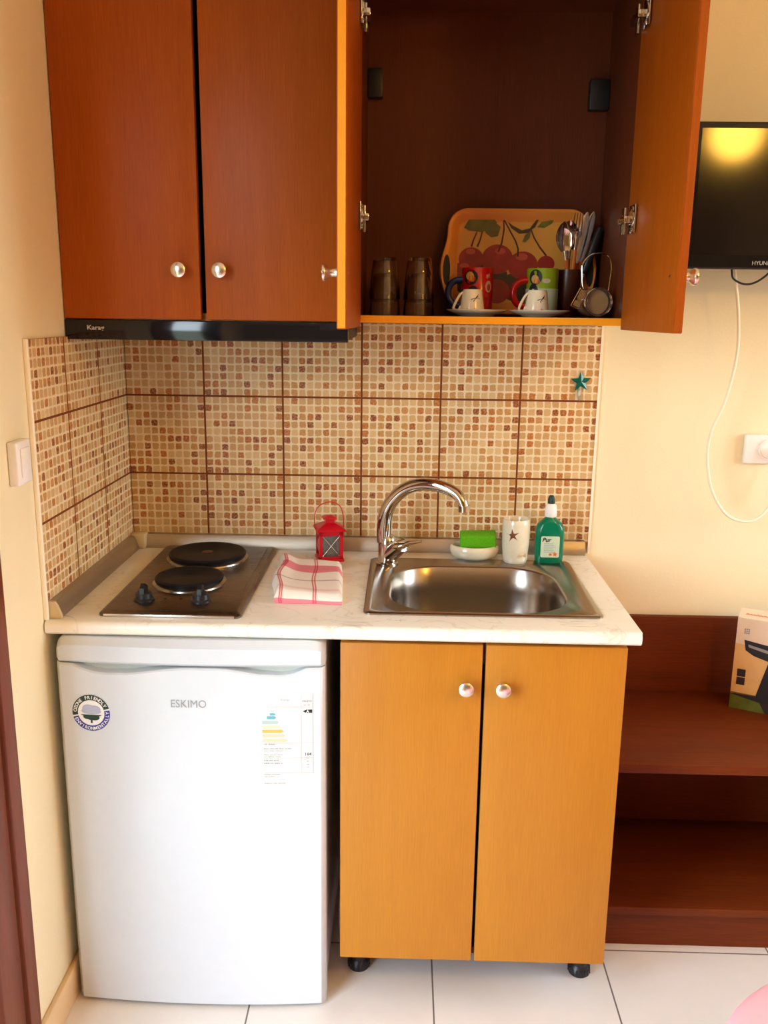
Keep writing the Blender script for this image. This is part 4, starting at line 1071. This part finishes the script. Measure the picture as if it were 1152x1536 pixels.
MB().tube([ringp(2 * PI * k / 40, 0.0298, 0.0795) for k in range(40)], 0.0017, 8, closed=True).tube([ringp(2 * PI * k / 40, 0.0302, 0.0865) for k in range(40)], 0.0014, 8, closed=True).build('wire_ring', M['chrome'], t)
ar = [ringp(math.radians(a), r, 0.082) for a, r in ((150, 0.031), (138, 0.048), (124, 0.070), (116, 0.088), (104, 0.100), (92, 0.103), (80, 0.098), (72, 0.080), (66, 0.058), (50, 0.033))]
MB().tube(ar, 0.0017, 8, sub=4).build('wire_bail', M['chrome'], t, label='open wire bail standing up')
mb = MB()
cdir = (V((0.42, 0, 0.9))).normalized(); c0 = ringp(math.radians(170), 0.044, 0.088)
wv = V((0.9, 0, -0.42)).normalized()
def slab(c, hl, hw, th):
    pts = [c + cdir * a * hl + wv * b_ * hw + V((0, d_ * th, 0)) for a in (-1, 1) for b_ in (-1, 1) for d_ in (-1, 1)]
    vs = [mb.bm.verts.new(p) for p in pts]
    for f in ((0, 1, 3, 2), (4, 6, 7, 5), (0, 4, 5, 1), (2, 3, 7, 6), (0, 2, 6, 4), (1, 5, 7, 3)): mb.bm.faces.new([vs[i] for i in f])
slab(c0 + cdir * 0.008, 0.010, 0.0058, 0.0012); slab(c0 - cdir * 0.013, 0.006, 0.0066, 0.0012)
for s_ in (-1, 1): mb.tube([c0 - cdir * 0.022 + wv * s_ * 0.0095, c0 + cdir * 0.020 + wv * s_ * 0.0080], 0.0017, 8)
mb.tube([c0 - cdir * 0.022 + wv * -0.0095, c0 - cdir * 0.022 + wv * 0.0095], 0.0017, 8)
mb.tube([c0 + wv * 0.006, ringp(math.radians(172), 0.030, 0.0835)], 0.0017, 8)
mb.build('clamp', M['chrome'], t, label='chrome closing clamp')

# ------------------------------------------------------------------ open shelf bench on the right
t = thing('shelf_bench', 'low open red-brown shelf bench with a raised back beside the sink cabinet', 'shelf unit', (1.8, -0.2, 0))
bx0, bx1 = 1.190, 2.60
MB().box(bx0, bx1, -0.425, -0.022, 0.482, 0.504, 0.002).build('top_shelf', M['bench'], t)
MB().box(bx0, bx1, -0.400, -0.022, 0.100, 0.121, 0.002).build('lower_shelf', M['bench'], t)
MB().box(bx0, bx1, -0.374, -0.356, 0.0, 0.100).build('plinth', M['bench'], t)
MB().box(bx0, bx1, -0.022, -0.002, 0.0, 0.711, 0.002).build('back_panel', M['bench'], t)
for x in (bx0, 1.90, bx1 - 0.018): MB().box(x, x + 0.018, -0.395, -0.022, 0.121, 0.482).build('side_panel', M['bench'], t)
# appliance box
ang = math.radians(-26)
t = thing('appliance_box', 'white and cream carton picturing a black appliance, standing on the shelf bench', 'box', (1.5575, -0.1145, 0.504), (0, 0, ang))
BW, BH, BD = 0.21, 0.243, 0.085
MB().box(0, BW, 0, BD, 0, BH).build('carton', M['carton'], t, local=True, smooth=None)
bf = lambda u, v, d_: (u, -0.0004 - d_, v)
def bp(px, py):   # box face from photo proportions
    return ((px - 1099) / 60 * 0.095, 0)
def art(nm, polys, mat, lev=0, lb=None):
    mb = MB()
    for k, p in enumerate(polys): mb.prism(p, bf, lev * 0.0003, lev * 0.0003 + 0.0002 + 0.00002 * k)
    return mb.build(nm, mat, t, local=True, smooth=None, label=lb)
art('cream_print', [[(0.0, 0.040), (BW, 0.040), (BW, 0.160), (0.0, 0.175)]], M['carton_cream'])
art('green_print', [[(0.0, 0.0), (0.085, 0.0), (0.070, 0.026), (0.0, 0.038)]], M['carton_green'], 1)
art('dark_print', [[(0.070, 0.0), (BW, 0.0), (BW, 0.042), (0.0, 0.044), (0.0, 0.036), (0.055, 0.026)]], M['carton_dark'], 0)
art('appliance_picture', [[(0.020, 0.187), (0.070, 0.181), (0.13, 0.182), (0.17, 0.170), (0.18, 0.150), (0.16, 0.135), (0.13, 0.132), (0.085, 0.138), (0.045, 0.148), (0.025, 0.160)], [(0.082, 0.142), (0.120, 0.136), (0.112, 0.105), (0.095, 0.060), (0.088, 0.028), (0.062, 0.028), (0.060, 0.045), (0.070, 0.090)]], M['ink_black'], 2, 'picture of a black appliance')
art('silver_picture', [[(0.030, 0.176), (0.075, 0.168), (0.13, 0.165), (0.13, 0.158), (0.075, 0.160), (0.032, 0.169)]], M['ink_grey'], 3)
art('icon_squares', [[(0.011, 0.066), (0.031, 0.066), (0.031, 0.086), (0.011, 0.086)], [(0.011, 0.088), (0.031, 0.088), (0.031, 0.108), (0.011, 0.108)]], M['carton_dark'], 2)
mb = MB()
for a in range(3):
    for b_ in range(3): mb.prism([(0.018 + 0.0045 * a, 0.203 + 0.005 * b_), (0.021 + 0.0045 * a, 0.203 + 0.005 * b_), (0.021 + 0.0045 * a, 0.2065 + 0.005 * b_), (0.018 + 0.0045 * a, 0.2065 + 0.005 * b_)], bf, 0.0003, 0.0006)
mb.build('grey_icon', M['ink_grey'], t, local=True, smooth=None)
MB().tube([bf(0.085 + 0.020 * math.cos(a), 0.222 + 0.020 * math.sin(a), 0.0004) for a in [math.radians(-95 + 95 * k / 8) for k in range(9)]], 0.0006, 6).build('round_flap_cut', M['ink_grey'], t, local=True)
mb = MB()
for k in range(9):
    u0 = 0.016 + 0.0082 * k; hh = (0.012, 0.008, 0.008, 0.012, 0.008, 0.010, 0.008, 0.012, 0.008)[k]
    mb.tube([(u0, 0.030, BH + 0.0003), (u0 + 0.001, 0.030 + hh, BH + 0.0003), (u0 + 0.0055, 0.030 + hh * 0.7, BH + 0.0003), (u0 + 0.0045, 0.030, BH + 0.0003)], 0.0008, 6)
mb.build('lid_lettering', M['ink_orange'], t, local=True, smooth=None, label='orange lettering on the lid')

# ------------------------------------------------------------------ television and cables
t = thing('television', 'black flat television on the cream wall behind the open cabinet door', 'television', (1.72, -0.1, 1.57))
tx0, tx1, tz0, tz1, ty = 1.335, 2.04, 1.5865, 1.896, -0.16
MB().box(tx0, tx1, ty, ty + 0.035, tz0, tz1, 0.004, 3).build('casing', M['black_gloss'], t)
MB().box(tx0 + 0.014, tx1 - 0.014, ty - 0.0012, ty + 0.001, tz0 + 0.030, tz1 - 0.014).build('screen', M['screen'], t)
MB().text('HYUNDAI', 0.0122, lambda u, v, d_: (1.4845 + u, ty - 0.0003 - d_, tz0 + 0.0095 + v), 0.0003, align='LEFT').build('lettering', M['silver_ink'], t, smooth=None, label='small silver lettering')
MB().box(1.62, 1.76, ty + 0.035, -0.03, 1.66, 1.82, 0.003).box(1.60, 1.78, -0.03, -0.001, 1.64, 1.84, 0.003).build('wall_mount', M['black'], t)
cab = [(1.460, -0.115, 1.600), (1.468, -0.110, 1.575), (1.488, -0.10, 1.488), (1.496, -0.095, 1.394), (1.482, -0.09, 1.289), (1.457, -0.088, 1.214), (1.452, -0.087, 1.148), (1.471, -0.086, 1.065), (1.518, -0.080, 1.000), (1.578, -0.070, 0.984), (1.620, -0.055, 1.006), (1.650, -0.040, 1.060), (1.655, -0.028, 1.130)]
o = MB().tube(cab, 0.0037, 10, sub=6).build('aerial_cable', M['cable_white'], smooth=60); tag(o, 'white cable hanging in a long loop from the television down to the wall socket', 'cable')
bc = [(1.4530, -0.120, 1.600), (1.4555, -0.122, 1.583), (1.4610, -0.122, 1.567), (1.4860, -0.12, 1.5555), (1.510, -0.12, 1.5585), (1.535, -0.12, 1.575), (1.555, -0.12, 1.600)]
o = MB().tube(bc, 0.0024, 8, sub=6).build('power_lead', M['black'], smooth=60); tag(o, 'short black lead drooping from the underside of the television', 'cable')
t = thing('wall_socket', 'white wall socket on the cream wall beside the hanging white cable', 'socket', (1.61, 0, 1.12))
MB().box(1.5685, 1.655, -0.014, 0, 1.120, 1.1945, 0.004, 3).build('cover_plate', M['white_plastic'], t)
MB().lathe([(0.026, 0), (0.0265, 0.004), (0.0225, 0.005), (0.0215, 0.001), (0.001, 0.001)], (1.628, -0.014, 1.157), (0, -1, 0), 28).build('socket_ring', M['white_plastic'], t)
MB().lathe([(0.016, 0), (0.016, 0.020), (0.012, 0.026), (0.001, 0.026)], (1.645, -0.015, 1.147), (0, -1, 0), 20).build('plug', M['white_plastic'], t)
# switch on the left wall
t = thing('light_switch', 'white light switch on the side wall at the edge of the mosaic tiles', 'switch', (0, -0.655, 1.17))
MB().box(0, 0.019, -0.688, -0.628, 1.168, 1.2485, 0.004, 3).build('cover_plate', M['white_plastic'], t)
MB().box(0.019, 0.022, -0.676, -0.640, 1.182, 1.235, 0.001).build('rocker', M['white_plastic'], t)

# ------------------------------------------------------------------ bed corner in the near right corner
t = thing('bed', 'bed under a pale pink bedspread at the near edge of the floor', 'bed', (1.9, -1.9, 0))
bx, by = 1.150, -0.952
def bed_ring(ins, z): return [(x, y, z) for x, y in rrect(bx + ins, 2.70 - ins, -2.9 + ins, by - ins, 0.32 - ins * 0.5, 14)]
MB().rings([bed_ring(0.012, 0.02), bed_ring(0.004, 0.22), bed_ring(0.0, 0.40), bed_ring(0.004, 0.432), bed_ring(0.016, 0.447), bed_ring(0.040, 0.452), bed_ring(0.10, 0.454)]).build('bedspread', M['pink'], t, smooth=60)
MB().rings([bed_ring(0.062, 0.4527), bed_ring(0.064, 0.462), bed_ring(0.075, 0.468), bed_ring(0.14, 0.470)]).build('folded_blanket', M['pink'], t, smooth=60)

# ------------------------------------------------------------------ lamp of the room
LP = (2.14, -2.25, 2.26)
t = thing('ceiling_lamp', 'warm globe lamp hanging from the ceiling, mirrored in the television', 'lamp', LP)
MB().lathe([(0.002, -0.11)] + [(0.11 * math.sin(PI * k / 16), -0.11 * math.cos(PI * k / 16)) for k in range(1, 16)] + [(0.002, 0.11)], LP, n=32).build('globe', M['lamp'], t, smooth=60)
MB().cyl((LP[0], LP[1], LP[2] + 0.108), (LP[0], LP[1], RZ), 0.008).build('stem', M['satin'], t)
MB().cyl((LP[0], LP[1], RZ - 0.03), (LP[0], LP[1], RZ), 0.05).build('ceiling_rose', M['satin'], t)

# ------------------------------------------------------------------ daylight
W = bpy.data.worlds.new('World'); S.world = W; W.use_nodes = True
nt = W.node_tree; bg = nt.nodes['Background']
tc = N(nt, 'ShaderNodeTexCoord'); sx = N(nt, 'ShaderNodeSeparateXYZ'); nt.links.new(tc.outputs['Generated'], sx.inputs[0])
h_ = mth(nt, 'MULTIPLY_ADD', sx.outputs[2], 0.5, 0.5)
c_ = ramp(nt, h_, [(0.0, (0.13, 0.15, 0.13)), (0.47, (0.19, 0.23, 0.19)), (0.51, (0.80, 0.97, 1.12)), (0.60, (0.89, 1.02, 1.12)), (0.72, (0.49, 0.61, 0.74)), (1.0, (0.34, 0.45, 0.58))])
nt.links.new(c_, bg.inputs[0]); bg.inputs[1].default_value = 14.5
L = bpy.data.lights.new('door_daylight', 'AREA'); L.shape = 'RECTANGLE'; L.size = abs(O1 - O0); L.size_y = OZ; L.energy = 1
L.cycles.is_portal = True
lo = bpy.data.objects.new('door_daylight', L); COL.objects.link(lo)
lo.location = (-0.155, (O0 + O1) / 2, OZ / 2); lo.rotation_euler = (0, math.radians(-90), 0); L.size, L.size_y = OZ, abs(O1 - O0)

L2 = bpy.data.lights.new('window_daylight', 'AREA'); L2.shape = 'RECTANGLE'; L2.size, L2.size_y = WZ1 - WZ0, abs(W1 - W0); L2.energy = 1
L2.cycles.is_portal = True
lo = bpy.data.objects.new('window_daylight', L2); COL.objects.link(lo)
lo.location = (RX + 0.125, (W0 + W1) / 2, (WZ0 + WZ1) / 2); lo.rotation_euler = (0, math.radians(90), 0)

# ------------------------------------------------------------------ camera
cam = bpy.data.cameras.new('camera'); co = bpy.data.objects.new('camera', cam); COL.objects.link(co)
cam.sensor_fit = 'VERTICAL'; cam.sensor_height = 36; cam.lens = 36 * 1321.38 / 1536
cam.clip_start = 0.02
co.location = (0.71075, -2.23183, 1.48698)
co.rotation_euler = (math.radians(77.0941), math.radians(-0.6953), math.radians(1.3994))
S.camera = co

S.view_settings.view_transform = 'Standard'
try: S.view_settings.look = 'None'
except Exception: pass
S.view_settings.gamma = 1; S.view_settings.use_curve_mapping = False
S.view_settings.exposure = 0.06
S.cycles.use_denoising = True
S.cycles.max_bounces = 10; S.cycles.diffuse_bounces = 5; S.cycles.glossy_bounces = 4; S.cycles.transmission_bounces = 8
S.cycles.caustics_reflective = False; S.cycles.caustics_refractive = False
S.cycles.blur_glossy = 0.5
